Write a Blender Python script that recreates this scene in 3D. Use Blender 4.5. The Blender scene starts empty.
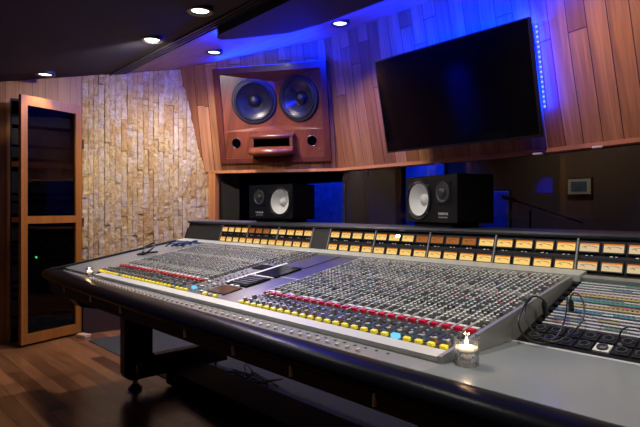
import bpy, math, random
from mathutils import Vector, Matrix
random.seed(7)
C = bpy.context.scene.collection
PI = math.pi
def R(d): return math.radians(d)
# ------------------------------------------------------------------ materials
def lin(c):
    return tuple(((x/255.0)/12.92 if x/255.0 <= .04045 else ((x/255.0+.055)/1.055)**2.4) for x in c)
def mat(name, rgb, rough=.5, metal=0.0, noise=0.0, scale=30, bump=0.0, coat=0.0, spec=.5, emit=None, es=0.0):
    m = bpy.data.materials.new(name); m.use_nodes = True
    nt = m.node_tree; b = nt.nodes['Principled BSDF']
    b.inputs['Base Color'].default_value = (*rgb, 1); b.inputs['Roughness'].default_value = rough
    b.inputs['Metallic'].default_value = metal; b.inputs['Coat Weight'].default_value = coat
    b.inputs['Specular IOR Level'].default_value = spec
    if emit: b.inputs['Emission Color'].default_value = (*emit, 1); b.inputs['Emission Strength'].default_value = es
    if noise or bump:
        tc = nt.nodes.new('ShaderNodeTexCoord'); n = nt.nodes.new('ShaderNodeTexNoise')
        n.inputs['Scale'].default_value = scale; n.inputs['Detail'].default_value = 5
        nt.links.new(tc.outputs['Object'], n.inputs['Vector'])
        if noise:
            mx = nt.nodes.new('ShaderNodeMix'); mx.data_type = 'RGBA'
            mx.inputs[6].default_value = (*[c*(1-noise) for c in rgb], 1); mx.inputs[7].default_value = (*[min(1, c*(1+noise)) for c in rgb], 1)
            nt.links.new(n.outputs['Fac'], mx.inputs[0]); nt.links.new(mx.outputs[2], b.inputs['Base Color'])
        if bump:
            bp = nt.nodes.new('ShaderNodeBump'); bp.inputs['Strength'].default_value = bump; bp.inputs['Distance'].default_value = .004
            nt.links.new(n.outputs['Fac'], bp.inputs['Height']); nt.links.new(bp.outputs['Normal'], b.inputs['Normal'])
    return m
def emat(name, rgb, s):
    m = bpy.data.materials.new(name); m.use_nodes = True; nt = m.node_tree
    nt.nodes.remove(nt.nodes['Principled BSDF']); e = nt.nodes.new('ShaderNodeEmission')
    e.inputs[0].default_value = (*rgb, 1); e.inputs[1].default_value = s
    nt.links.new(e.outputs[0], nt.nodes['Material Output'].inputs[0]); return m
def planks(name, c1, c2, mortar, width, length, rough=.35, swap=False, uv=True, grain=.35, coat=0.0, gap=.004, offs=.37):
    """boards: long side along the first coordinate (or the second when swap)"""
    m = bpy.data.materials.new(name); m.use_nodes = True; nt = m.node_tree; L = nt.links; b = nt.nodes['Principled BSDF']
    tc = nt.nodes.new('ShaderNodeTexCoord'); sp = nt.nodes.new('ShaderNodeSeparateXYZ'); cb = nt.nodes.new('ShaderNodeCombineXYZ')
    L.new(tc.outputs['UV' if uv else 'Object'], sp.inputs[0])
    if swap: L.new(sp.outputs[1], cb.inputs[0]); L.new(sp.outputs[0], cb.inputs[1])
    else: L.new(sp.outputs[0], cb.inputs[0]); L.new(sp.outputs[1], cb.inputs[1])
    br = nt.nodes.new('ShaderNodeTexBrick'); br.offset = offs; br.offset_frequency = 2; br.squash = 1.35; br.squash_frequency = 3
    for k, v in (('Color1', (*c1, 1)), ('Color2', (*c2, 1)), ('Mortar', (*mortar, 1)), ('Scale', 1.0), ('Mortar Size', gap*.5), ('Mortar Smooth', .1), ('Bias', 0.0), ('Brick Width', length), ('Row Height', width)):
        br.inputs[k].default_value = v
    L.new(cb.outputs[0], br.inputs['Vector'])
    mp = nt.nodes.new('ShaderNodeMapping'); mp.inputs['Scale'].default_value = (1.6, 24, 1)
    L.new(cb.outputs[0], mp.inputs[0])
    wn = nt.nodes.new('ShaderNodeTexWhiteNoise'); wn.noise_dimensions = '2D'
    n = nt.nodes.new('ShaderNodeTexNoise'); n.inputs['Scale'].default_value = 1; n.inputs['Detail'].default_value = 6; n.inputs['Distortion'].default_value = 1.2
    # shift grain per board
    ad = nt.nodes.new('ShaderNodeVectorMath'); ad.operation = 'MULTIPLY_ADD'; ad.inputs[1].default_value = (9, 9, 9)
    L.new(br.outputs['Color'], ad.inputs[0]); L.new(mp.outputs[0], ad.inputs[2]); L.new(ad.outputs[0], n.inputs['Vector'])
    rp = nt.nodes.new('ShaderNodeValToRGB'); rp.color_ramp.elements[0].position = .3; rp.color_ramp.elements[1].position = .75
    g = 1-grain; rp.color_ramp.elements[0].color = (g, g, g, 1); rp.color_ramp.elements[1].color = (1.15, 1.15, 1.15, 1)
    L.new(n.outputs['Fac'], rp.inputs[0])
    mx = nt.nodes.new('ShaderNodeMix'); mx.data_type = 'RGBA'; mx.blend_type = 'MULTIPLY'; mx.inputs[0].default_value = 1
    L.new(br.outputs['Color'], mx.inputs[6]); L.new(rp.outputs[0], mx.inputs[7]); L.new(mx.outputs[2], b.inputs['Base Color'])
    bp = nt.nodes.new('ShaderNodeBump'); bp.inputs['Strength'].default_value = .35; bp.inputs['Distance'].default_value = .003; bp.invert = True
    L.new(br.outputs['Fac'], bp.inputs['Height']); L.new(bp.outputs[0], b.inputs['Normal'])
    b.inputs['Roughness'].default_value = rough; b.inputs['Coat Weight'].default_value = coat; b.inputs['Coat Roughness'].default_value = .12
    return m
def glass_mat(name, tint, refl, rough=0.0):
    m = bpy.data.materials.new(name); m.use_nodes = True; nt = m.node_tree; L = nt.links
    nt.nodes.remove(nt.nodes['Principled BSDF'])
    t = nt.nodes.new('ShaderNodeBsdfTransparent'); t.inputs[0].default_value = (*tint, 1)
    g = nt.nodes.new('ShaderNodeBsdfGlossy'); g.inputs[0].default_value = (1, 1, 1, 1); g.inputs['Roughness'].default_value = rough
    lw = nt.nodes.new('ShaderNodeFresnel'); lw.inputs[0].default_value = 1.5
    mu = nt.nodes.new('ShaderNodeMath'); mu.operation = 'MULTIPLY'; mu.inputs[1].default_value = refl; mu.use_clamp = True
    mx = nt.nodes.new('ShaderNodeMixShader'); L.new(lw.outputs[0], mu.inputs[0]); L.new(mu.outputs[0], mx.inputs[0])
    L.new(t.outputs[0], mx.inputs[1]); L.new(g.outputs[0], mx.inputs[2]); L.new(mx.outputs[0], nt.nodes['Material Output'].inputs[0]); return m

M = {}
M['wallwood'] = planks('wall_boards', (.30, .11, .038), (.56, .265, .105), (.035, .013, .006), .128, 1.05, rough=.36, swap=True, grain=.42, gap=.006)
M['darkwood'] = planks('brown_boards', (.33, .13, .032), (.44, .19, .05), (.03, .012, .005), .10, 3.0, rough=.45, swap=True, grain=.35)
M['floorwood'] = planks('floor_boards', (.085, .03, .012), (.33, .15, .062), (.03, .01, .004), .092, .95, rough=.28, uv=False, grain=.4, coat=.25, gap=.003)
M['ceilwood'] = planks('ceiling_boards', (.30, .18, .15), (.40, .25, .20), (.02, .01, .01), .16, 1.6, rough=.5, uv=False, grain=.3)
M['cherry'] = planks('cherry_veneer', (.19, .05, .022), (.22, .06, .026), (.19, .055, .024), 2.0, 9.0, rough=.3, uv=False, grain=.5, coat=.12, gap=.0001)
M['cherry_dark'] = planks('dark_cherry_frame', (.12, .03, .018), (.13, .033, .02), (.12, .03, .018), 2.0, 9.0, rough=.32, uv=False, grain=.3, coat=.1, gap=.0001)
M['trimwood'] = planks('orange_trim', (.52, .21, .06), (.56, .24, .08), (.52, .21, .06), 2.0, 9.0, rough=.4, uv=False, grain=.25, gap=.0001)
M['doorwood'] = planks('door_frame_wood', (.31, .115, .018), (.35, .13, .022), (.31, .115, .018), 2.0, 9.0, rough=.35, uv=False, grain=.3, gap=.0001)
M['ceil'] = mat('ceiling_paint', (.016, .014, .028), .85, noise=.15, scale=6)
M['cloud'] = mat('charcoal_soffit', (.022, .02, .03), .7)
M['black'] = mat('black_paint', (.007, .007, .009), .5, spec=.35)
M['blackgloss'] = mat('black_gloss', (.006, .006, .008), .12)
M['socketplate'] = mat('socket_plate', (.02, .02, .024), .55, spec=.2)
M['void'] = mat('void_black', (.001, .001, .001), .95, spec=0)
M['matte'] = mat('matte_black', (.008, .008, .010), .8)
M['leather'] = mat('black_leather', (.005, .005, .008), .30, bump=.10, scale=180, spec=.035)
M['apron'] = mat('dark_brown_apron', (.010, .006, .006), .6, spec=.15)
M['metal'] = mat('grey_panel', (.27, .30, .315), .20, .1, noise=.06, scale=8)
M['ledge'] = mat('grey_ledge', (.34, .34, .36), .18, .1, noise=.1, scale=14)
M['panel'] = mat('channel_panel_grey', (.045, .048, .046), .45, .2, noise=.12, scale=60)
M['plate'] = mat('blank_plate', (.085, .08, .10), .28, .4)
M['strip'] = mat('white_strip', (.62, .61, .56), .5, noise=.06, scale=60)
M['lightgrey'] = mat('light_grey_bar', (.50, .51, .48), .4)
M['chrome'] = mat('chrome', (.75, .75, .78), .15, 1)
M['cheek'] = mat('brushed_cheek', (.34, .34, .33), .35, .3)
M['bridge'] = mat('bridge_black', (.018, .019, .028), .4)
M['bridgetop'] = mat('bridge_top', (.035, .037, .05), .32)
M['blank'] = mat('blank_bridge_panel', (.035, .034, .035), .7, noise=.1, scale=120)
M['divider'] = mat('divider', (.35, .35, .37), .35, .2)
M['knob'] = mat('knob_grey', (.40, .42, .38), .4)
M['knobdark'] = mat('knob_dark', (.06, .065, .065), .4)
M['knobmid'] = mat('knob_mid', (.17, .18, .175), .4)
M['white'] = mat('white_plastic', (.75, .75, .72), .4)
M['pink'] = mat('pink_cap', (.52, .11, .13), .4)
M['red'] = mat('red_button', (.55, .012, .025), .35, emit=(.9, .02, .05), es=.12)
M['green'] = mat('green_cap', (.09, .30, .22), .4)
M['blue'] = mat('blue_cap', (.10, .22, .32), .4)
M['brown'] = mat('brown_cap', (.30, .17, .06), .4)
M['yellow'] = mat('yellow_button', (.85, .68, .03), .4, emit=(1, .8, .03), es=.35)
M['yellowdim'] = mat('unlit_yellow_button', (.55, .50, .25), .4)
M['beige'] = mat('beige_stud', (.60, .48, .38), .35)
M['cyan'] = emat('lit_cyan_button', (.16, .55, .80), 1.3)
M['screen'] = mat('dark_screen', (.006, .006, .012), .15)
M['key'] = mat('key', (.035, .035, .04), .6)
M['vuface'] = emat('vu_face', lin((250, 208, 122)), 1.0)
M['vuorange'] = emat('vu_orange', lin((228, 130, 38)), .9)
M['vudim'] = emat('vu_dim', lin((180, 112, 55)), .75)
M['vudimo'] = emat('vu_dim_band', lin((150, 75, 26)), .7)
M['vupale'] = emat('vu_pale', lin((232, 205, 160)), .85)
M['lamp'] = emat('lamp_lens', (1, .93, .78), 9)
M['coldlamp'] = emat('cold_lamp_lens', (.85, .9, 1), 5)
M['trim'] = mat('lamp_trim', (.02, .02, .025), .3)
M['led'] = emat('blue_led_bead', (.12, .18, 1.0), 3.5)
M['ledstrip'] = mat('led_tape', (.05, .08, .5), .5, emit=(.02, .05, 1), es=1.2)
M['conewhite'] = mat('white_paper_cone', (.72, .72, .72), .7)
M['cone'] = mat('woofer_cone', (.012, .014, .022), .26, .0, spec=.6)
M['rubber'] = mat('rubber', (.006, .007, .010), .38)
M['carpet'] = mat('grey_carpet', (.030, .033, .038), .98, noise=.6, scale=110, bump=.8)
M['livewall'] = mat('live_room_wall', (.10, .065, .05), .8, noise=.2, scale=3)
M['bluefab'] = mat('blue_acoustic_fabric', (.12, .22, .50), .9, noise=.75, scale=9)
M['curtain'] = mat('brown_curtain', (.16, .10, .07), .9, noise=.2, scale=12)
M['picmat'] = mat('picture_mount', (.5, .5, .45), .7)
M['picimg'] = mat('picture_image', (.06, .12, .22), .6, noise=.6, scale=14)
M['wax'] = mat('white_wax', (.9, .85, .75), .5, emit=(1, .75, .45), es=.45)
M['flame'] = emat('flame', (1, .72, .35), 14)
M['crystal'] = mat('glass_pebble', (.85, .83, .92), .05, spec=1)
M['gear'] = mat('rack_gear', (.035, .035, .04), .4, .3)
M['gear2'] = mat('rack_gear_lighter', (.07, .07, .075), .4, .4)
M['greenled'] = emat('green_led', (.05, 1, .25), 6)
M['lvglass'] = glass_mat('window_glass', (.8, .85, .9), .9)
M['doorglass'] = glass_mat('smoked_glass', (.42, .42, .46), .7)
M['clear'] = glass_mat('clear_glass', (.97, .98, .99), .7)
M['tvscreen'] = mat('tv_screen', (.003, .003, .004), .10)
M['cable'] = mat('black_cable', (.02, .02, .022), .4, spec=.5)
M['bluecable'] = mat('blue_cable', (.012, .045, .17), .45)
M['rowteal'] = mat('teal_row', (.08, .26, .22), .5)
M['rowpink'] = mat('pink_row', (.42, .16, .18), .5)
M['rowyel'] = mat('yellow_row', (.46, .36, .14), .5)
M['rowblue'] = mat('blue_row', (.07, .22, .30), .5)
M['rowwhite'] = mat('white_row', (.50, .50, .52), .5)
M['rowblack'] = mat('black_row', (.05, .048, .046), .5)
M['brass'] = mat('brass_ring', (.38, .30, .2), .3, .8)
M['stonejoint'] = mat('stone_backing', (.36, .28, .18), .9)
# stone
def stone_mat():
    m = bpy.data.materials.new('split_face_stone'); m.use_nodes = True; nt = m.node_tree; L = nt.links; b = nt.nodes['Principled BSDF']
    g = nt.nodes.new('ShaderNodeNewGeometry'); rp = nt.nodes.new('ShaderNodeValToRGB'); cr = rp.color_ramp
    cr.elements[0].position = 0; cr.elements[0].color = (.46, .29, .11, 1); cr.elements[1].position = 1; cr.elements[1].color = (.66, .54, .33, 1)
    for p, c in ((.14, (.54, .38, .16)), (.35, (.58, .43, .19)), (.6, (.60, .48, .26)), (.8, (.52, .43, .28))):
        e = cr.elements.new(p); e.color = (*c, 1)
    L.new(g.outputs['Random Per Island'], rp.inputs[0])
    tc = nt.nodes.new('ShaderNodeTexCoord'); n = nt.nodes.new('ShaderNodeTexNoise'); n.inputs['Scale'].default_value = 22; n.inputs['Detail'].default_value = 7
    L.new(tc.outputs['Object'], n.inputs['Vector'])
    r2 = nt.nodes.new('ShaderNodeValToRGB'); r2.color_ramp.elements[0].position = .35; r2.color_ramp.elements[0].color = (.76, .66, .50, 1)
    r2.color_ramp.elements[1].position = .6; r2.color_ramp.elements[1].color = (1.05, 1.05, 1.05, 1); L.new(n.outputs['Fac'], r2.inputs[0])
    mx = nt.nodes.new('ShaderNodeMix'); mx.data_type = 'RGBA'; mx.blend_type = 'MULTIPLY'; mx.inputs[0].default_value = .8
    L.new(rp.outputs[0], mx.inputs[6]); L.new(r2.outputs[0], mx.inputs[7]); L.new(mx.outputs[2], b.inputs['Base Color'])
    n2 = nt.nodes.new('ShaderNodeTexNoise'); n2.inputs['Scale'].default_value = 38; n2.inputs['Detail'].default_value = 9; n2.inputs['Roughness'].default_value = .65
    L.new(tc.outputs['Object'], n2.inputs['Vector'])
    bp = nt.nodes.new('ShaderNodeBump'); bp.inputs['Strength'].default_value = 1; bp.inputs['Distance'].default_value = .022
    L.new(n2.outputs['Fac'], bp.inputs['Height']); L.new(bp.outputs[0], b.inputs['Normal']); b.inputs['Roughness'].default_value = .8
    return m
M['stone'] = stone_mat()

# ------------------------------------------------------------------ mesh builder
class MB:
    def __init__(s): s.v = []; s.f = []; s.mi = []; s.sm = []; s.mats = []; s.uv = {}; s.T = Matrix.Identity(4)
    def mid(s, m):
        m = M[m] if isinstance(m, str) else m
        if m not in s.mats: s.mats.append(m)
        return s.mats.index(m)
    def add(s, vs, fs, m, smooth=False):
        k = len(s.v); i = s.mid(m)
        s.v += [s.T @ Vector(p) for p in vs]
        for f in fs: s.f.append(tuple(k+q for q in f)); s.mi.append(i); s.sm.append(smooth)
    def hexa(s, p, m):   # 4 bottom, 4 top
        s.add(p, [(3, 2, 1, 0), (4, 5, 6, 7), (0, 1, 5, 4), (1, 2, 6, 5), (2, 3, 7, 6), (3, 0, 4, 7)], m)
    def box(s, x0, x1, y0, y1, z0, z1, m, bev=0):
        if x0 > x1: x0, x1 = x1, x0
        if bev:
            b = bev; ring = []
            for z, k in ((z0, b), (z0+b, 0), (z1-b, 0), (z1, b)):
                for (cx, cy, a0) in ((x1, y1, 0), (x0, y1, 90), (x0, y0, 180), (x1, y0, 270)):
                    sx = -1 if cx == x1 else 1; sy = -1 if cy == y1 else 1
                    for a in (0, 45, 90):
                        t = R(a0+a); ring.append((cx+sx*b+math.cos(t)*(b-k*.999), cy+sy*b+math.sin(t)*(b-k*.999), z))
            fs = []
            for r in range(3):
                for i in range(12): j = (i+1) % 12; fs.append((r*12+i, r*12+j, r*12+12+j, r*12+12+i))
            fs.append(tuple(range(11, -1, -1))); fs.append(tuple(range(36, 48))); s.add(ring, fs, m); return
        s.hexa([(x0, y0, z0), (x1, y0, z0), (x1, y1, z0), (x0, y1, z0), (x0, y0, z1), (x1, y0, z1), (x1, y1, z1), (x0, y1, z1)], m)
    def prism_x(s, prof, x0, x1, m, smooth=False):   # prof list of (y,z) extruded along x
        n = len(prof); vs = [(x0, y, z) for y, z in prof]+[(x1, y, z) for y, z in prof]
        s.add(vs, [(i, (i+1) % n, n+(i+1) % n, n+i) for i in range(n)], m, smooth)
        s.add(vs, [tuple(range(n-1, -1, -1)), tuple(range(n, 2*n))], m)
    def prism(s, poly, off, m):   # poly 3D pts, extruded by vector off
        n = len(poly); o = Vector(off); vs = [Vector(p) for p in poly]+[Vector(p)+o for p in poly]
        s.add(vs, [(i, (i+1) % n, n+(i+1) % n, n+i) for i in range(n)]+[tuple(range(n-1, -1, -1)), tuple(range(n, 2*n))], m)
    def cyl(s, p0, p1, r0, m, r1=None, n=12, smooth=True, mcap=None):
        r1 = r0 if r1 is None else r1; p0 = Vector(p0); p1 = Vector(p1); d = (p1-p0).normalized()
        a = d.orthogonal().normalized(); b = d.cross(a); vs = []
        for p, r in ((p0, r0), (p1, r1)):
            for i in range(n): t = 2*PI*i/n; vs.append(p+a*math.cos(t)*r+b*math.sin(t)*r)
        s.add(vs, [(i, (i+1) % n, n+(i+1) % n, n+i) for i in range(n)], m, smooth)
        s.add(vs[:n], [tuple(range(n-1, -1, -1))], m); s.add(vs[n:], [tuple(range(n))], mcap or m)
    def lathe(s, prof, o, d, m, n=32, sy=1.0):   # prof (r, h) along axis d ; m may be list per segment
        o = Vector(o); d = Vector(d).normalized(); a = d.cross(Vector((0, 0, 1)))
        a = a.normalized() if a.length > 1e-4 else Vector((1, 0, 0)); b = d.cross(a); vs = []
        for r, h in prof:
            for i in range(n): t = 2*PI*i/n; vs.append(o+d*h+a*math.cos(t)*max(r, 1e-5)+b*math.sin(t)*max(r, 1e-5))
        for k in range(len(prof)-1):
            mm = m[k] if isinstance(m, list) else m
            s.add(vs[k*n:(k+2)*n], [(i, (i+1) % n, n+(i+1) % n, n+i) for i in range(n)], mm, True)
    def tube(s, pts, r, m, n=8):
        P = smooth_pts([Vector(p) for p in pts]); vs = []; up = Vector((.13, .31, .94))
        for i, p in enumerate(P):
            d = (P[min(i+1, len(P)-1)]-P[max(i-1, 0)]).normalized(); a = d.cross(up)
            a = a.normalized() if a.length > .01 else d.orthogonal().normalized(); b = d.cross(a)
            for k in range(n): t = 2*PI*k/n; vs.append(p+a*math.cos(t)*r+b*math.sin(t)*r)
        q = len(P); fs = [(i*n+k, i*n+(k+1) % n, (i+1)*n+(k+1) % n, (i+1)*n+k) for i in range(q-1) for k in range(n)]
        s.add(vs, fs+[tuple(range(n-1, -1, -1)), tuple(range((q-1)*n, q*n))], m, True)
    def holed(s, corners, c, axis, r, m, n=48):
        """flat panel (4 corners in order) with a round hole of radius r about c, axis = panel normal"""
        c = Vector(c); P = [Vector(p) for p in corners]; ax = Vector(axis).normalized()
        e1 = (P[1]-P[0]).normalized(); e2 = ax.cross(e1).normalized(); q = [((p-c).dot(e1), (p-c).dot(e2)) for p in P]
        angs = [2*PI*i/n for i in range(n)]+[math.atan2(y, x) % (2*PI) for x, y in q]; angs = sorted(set(round(t, 5) for t in angs)); vs = []
        for t in angs:
            dx, dy = math.cos(t), math.sin(t); best = 1e9
            for i in range(4):
                (x0, y0), (x1, y1) = q[i], q[(i+1) % 4]; ex, ey = x1-x0, y1-y0; den = dx*ey-dy*ex
                if abs(den) < 1e-9: continue
                u = (x0*ey-y0*ex)/den; v = (x0*dy-y0*dx)/den
                if u > 0 and -1e-4 <= v <= 1.0001: best = min(best, u)
            vs.append(c+e1*dx*r+e2*dy*r); vs.append(c+e1*dx*best+e2*dy*best)
        k = len(angs); s.add(vs, [(2*i, 2*i+1, 2*((i+1) % k)+1, 2*((i+1) % k)) for i in range(k)], m)
    def quad(s, p, m, uv=None):
        if uv: s.uv[len(s.f)] = uv
        s.add(p, [(0, 1, 2, 3)], m)
    def mesh(s, name):
        me = bpy.data.meshes.new(name); me.from_pydata([tuple(v) for v in s.v], [], s.f); 
        for m in s.mats: me.materials.append(m)
        me.polygons.foreach_set('material_index', s.mi); me.polygons.foreach_set('use_smooth', s.sm)
        if s.uv:
            u = me.uv_layers.new(name='UVMap')
            for fi, co in s.uv.items():
                p = me.polygons[fi]
                for li, c in zip(p.loop_indices, co): u.data[li].uv = c
        me.update(); return me
    def build(s, name, parent=None, label=None, cat=None, group=None, kind=None, local=False):
        if parent is not None and not local:
            off = wloc(parent)
            s.v = [v-off for v in s.v]
        o = bpy.data.objects.new(name, s.mesh(name)); C.objects.link(o)
        if parent is not None: o.parent = parent
        tag(o, label, cat, group, kind); return o
def smooth_pts(P, k=6):
    if len(P) < 3: return P
    out = []
    for i in range(len(P)-1):
        a = P[max(i-1, 0)]; b = P[i]; c = P[i+1]; d = P[min(i+2, len(P)-1)]
        for j in range(k):
            t = j/k; out.append(.5*((2*b)+(c-a)*t+(2*a-5*b+4*c-d)*t*t+(3*b-a-3*c+d)*t**3))
    out.append(P[-1]); return out
def wloc(o):
    v = Vector(o.location)
    while o.parent is not None: o = o.parent; v = v+Vector(o.location)
    return v
def tag(o, label=None, cat=None, group=None, kind=None):
    if label: o['label'] = label
    if cat: o['category'] = cat
    if group: o['group'] = group
    if kind: o['kind'] = kind
    return o
def empty(name, loc, label, cat, rz=0, group=None):
    o = bpy.data.objects.new(name, None); C.objects.link(o); o.location = loc; o.rotation_euler = (0, 0, rz); o.empty_display_size = .1
    return tag(o, label, cat, group)
def fix(mb, name, **k): return mb.build(name, kind='structure', **k)
def copy_tree(o, parent=None):
    c = o.copy(); C.objects.link(c); c.parent = parent
    for ch in [x for x in bpy.data.objects if x.parent == o]: copy_tree(ch, c)
    return c
def text_mesh(body, size, name, m, parent, mtx, ext=.0004):
    cu = bpy.data.curves.new(name, 'FONT'); cu.body = body; cu.size = size; cu.extrude = ext; cu.align_x = 'CENTER'; cu.align_y = 'CENTER'
    t = bpy.data.objects.new(name+'_curve', cu); C.objects.link(t)
    dg = bpy.context.evaluated_depsgraph_get(); me = bpy.data.meshes.new_from_object(t.evaluated_get(dg))
    bpy.data.objects.remove(t); me.name = name; me.materials.clear(); me.materials.append(M[m])
    me.transform(mtx); o = bpy.data.objects.new(name, me); C.objects.link(o); o.parent = parent; return o

# ------------------------------------------------------------------ room shell
def cz(y): return 2.38+.22*(y-2.0) if y > .3 else 2.006      # ceiling height
LEAN = math.tan(R(12.2)); ZH = 1.5
HEAD = [(-5.35, 2.609), (-4.85, 2.93), (-3.71, 3.65), (-2.70, 3.60), (-1.60, 3.46), (-0.99, 3.286), (1.6, 2.49)]
def miter(i):
    def nrm(a, b):
        d = Vector((b[0]-a[0], b[1]-a[1], 0)).normalized(); return Vector((d.y, -d.x, 0))
    ns = []
    if i > 0: ns.append(nrm(HEAD[i-1], HEAD[i]))
    if i < len(HEAD)-1: ns.append(nrm(HEAD[i], HEAD[i+1]))
    if len(ns) == 1: return ns[0]
    m = (ns[0]+ns[1]); return m/(m.dot(ns[0]))
def headpt(i, z, out=0.0):
    return Vector((HEAD[i][0], HEAD[i][1], z))+miter(i)*(LEAN*(z-ZH)+out)
def top_z(i):
    z = 2.6
    for _ in range(8): z = cz(headpt(i, z).y)
    return z+.02
mb = MB(); mk = MB(); u0 = 0
for i in range(len(HEAD)-1):
    za, zb = top_z(i), top_z(i+1); a, b = headpt(i, ZH), headpt(i+1, ZH); L_ = (b-a).length
    if i == 1:      # opening for the built-in monitor
        dq = (b-a).normalized(); O4 = [a, b, headpt(2, zb), headpt(1, za)]
        upv = (headpt(1, 2.5)-headpt(1, 1.5)); nq = dq.cross(upv).normalized(); upv = nq.cross(dq).normalized()*-1
        if upv.z < 0: upv = -upv
        I4 = [a+dq*p+upv*q for p, q in ((.155, .10), (1.255, .10), (1.255, .995), (.155, .995))]
        uvf = lambda p: (u0+(p-a).dot(dq), (p-a).dot(upv))
        for k in range(4):
            P4 = [O4[k], O4[(k+1) % 4], I4[(k+1) % 4], I4[k]]; mb.quad(P4, 'wallwood', [uvf(p) for p in P4])
    else: mb.quad([a, b, headpt(i+1, zb), headpt(i, za)], 'wallwood', [(u0, 0), (u0+L_, 0), (u0+L_, zb-ZH), (u0, za-ZH)])
    mk.quad([headpt(i, ZH, -.24), headpt(i, za, -.24), headpt(i+1, zb, -.24), headpt(i+1, ZH, -.24)], 'matte')
    u0 += L_
fix(mb, 'wall_back_upper'); fix(mk, 'wall_back_core')
def strip(z0, z1, o0, o1, m, i0=1, i1=6):
    s = MB()
    if m == 'lvglass':
        for i in range(i0, i1):
            for o in (o0, o1): s.quad([Vector((HEAD[k][0], HEAD[k][1], z))+miter(k)*o for k, z in ((i, z0), (i+1, z0), (i+1, z1), (i, z1))], m)
        return s
    for i in range(i0, i1):
        p = []
        for z in (z0, z1):
            for (k, o) in ((i, o0), (i+1, o0), (i+1, o1), (i, o1)):
                p.append(Vector((HEAD[k][0], HEAD[k][1], z))+miter(k)*o)
        s.hexa(p, m)
    return s
fix(strip(ZH-.014, ZH+.012, .012, -.12, 'trimwood'), 'trim_1')                       # orange wood edge under the boards
fix(strip(0, .86, -.02, -.14, 'darkwood'), 'wall_back_lower')
fix(strip(.86, .885, .02, -.14, 'trimwood'), 'trim_2')
fix(strip(.885, ZH-.014, -.075, -.083, 'lvglass'), 'window_1')
# left jamb
mb = MB(); d = Vector((HEAD[2][0]-HEAD[1][0], HEAD[2][1]-HEAD[1][1], 0)).normalized(); n_ = Vector((d.y, -d.x, 0)); a = Vector((HEAD[1][0], HEAD[1][1], 0))
pj = [a+d*-.02+n_*.012, a+d*.055+n_*.012, a+d*.055-n_*.12, a+d*-.02-n_*.12]
mb.hexa([p+Vector((0, 0, .86)) for p in pj]+[p+Vector((0, 0, ZH)) for p in pj], 'trimwood'); fix(mb, 'trim_3')

# left wall : line through (-5.03,1.71) ; direction w
W0 = Vector((-5.03, 1.71, 0)); WD = Vector((.096, .989, 0)).normalized(); WN = Vector((WD.y, -WD.x, 0))
def lw(t, z, o=0.0): return W0+WD*t+WN*o+Vector((0, 0, z))
def lwtop(t): return cz((W0+WD*t).y)+.02
mb = MB()
def lwq(t0, t1, z0, z1, m):
    za = z1 if z1 else lwtop(t0); zb = z1 if z1 else lwtop(t1)
    mb.quad([lw(t0, z0), lw(t1, z0), lw(t1, zb), lw(t0, za)], m, [(t0, z0), (t1, z0), (t1, zb), (t0, za)])
lwq(-4.3, -.565, 0, None, 'darkwood'); lwq(-.565, 0, 2.05, None, 'darkwood')
fix(mb, 'wall_left')
# stone relief
mb = MB(); t = 0.0
mb.quad([lw(-.004, 0, -.01), lw(1.6, 0, -.01), lw(1.6, 2.8, -.01), lw(-.004, 2.8, -.01)], 'stonejoint')
while t < 1.30:
    w = random.choice((.044, .048, .052, .056)); z = random.uniform(-.2, 0)
    while z < 2.62:
        h = random.choice((.06, .09, .13, .18, .24, .30)); o = random.uniform(.004, .020)
        g = .0015; c = lambda: random.uniform(-.005, .005)
        z0 = max(z+g, .0); z1 = min(z+h-g, lwtop(t))
        if z1 > z0+.01:
            # slab with subdivided, roughly split face
            nx, nz = 3, max(2, int((z1-z0)/.03)); vs = []; fs = []
            for j in range(nz+1):
                for i in range(nx+1):
                    e = (i in (0, nx)) or (j in (0, nz))
                    vs.append(lw(t+g+(w-2*g)*i/nx, z0+(z1-z0)*j/nz, o-(.004 if e else 0)+random.uniform(-.0045, .0045)))
            for j in range(nz):
                for i in range(nx): q = j*(nx+1)+i; fs.append((q, q+1, q+nx+2, q+nx+1))
            k = len(vs); ring = [(0, 0), (nx, 0), (nx, nz), (0, nz)]
            for (i, j) in ring: vs.append(lw(t+g+(w-2*g)*i/nx, z0+(z1-z0)*j/nz, -.01))
            cidx = [j*(nx+1)+i for i, j in ring]
            bot = [i for i in range(nx+1)]; fs.append(tuple([k, k+1]+bot[::-1]))
            topr = [nz*(nx+1)+i for i in range(nx+1)]; fs.append(tuple([k+2, k+3]+topr))
            lf = [j*(nx+1) for j in range(nz+1)]; fs.append(tuple([k+3, k]+lf))
            rt = [j*(nx+1)+nx for j in range(nz+1)]; fs.append(tuple([k+1, k+2]+rt[::-1]))
            mb.add(vs, fs, 'stone')
        z += h
    t += w
fix(mb, 'wall_left_stone')
mb = MB()
mb.hexa([lw(0, 0, -.01), lw(1.28, 0, -.01), lw(1.28, 0, .05), lw(0, 0, .05), lw(0, .44, -.01), lw(1.28, .44, -.01), lw(1.28, .44, .05), lw(0, .44, .05)], mat('brown_plinth', (.03, .012, .012), .6))
fix(mb, 'baseboard_left')
# floor, ceiling, other walls
mb = MB(); mb.box(-6.2, 1.7, -2.6, 4.0, -.05, 0, 'floorwood'); fix(mb, 'floor')
mb = MB()
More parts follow.
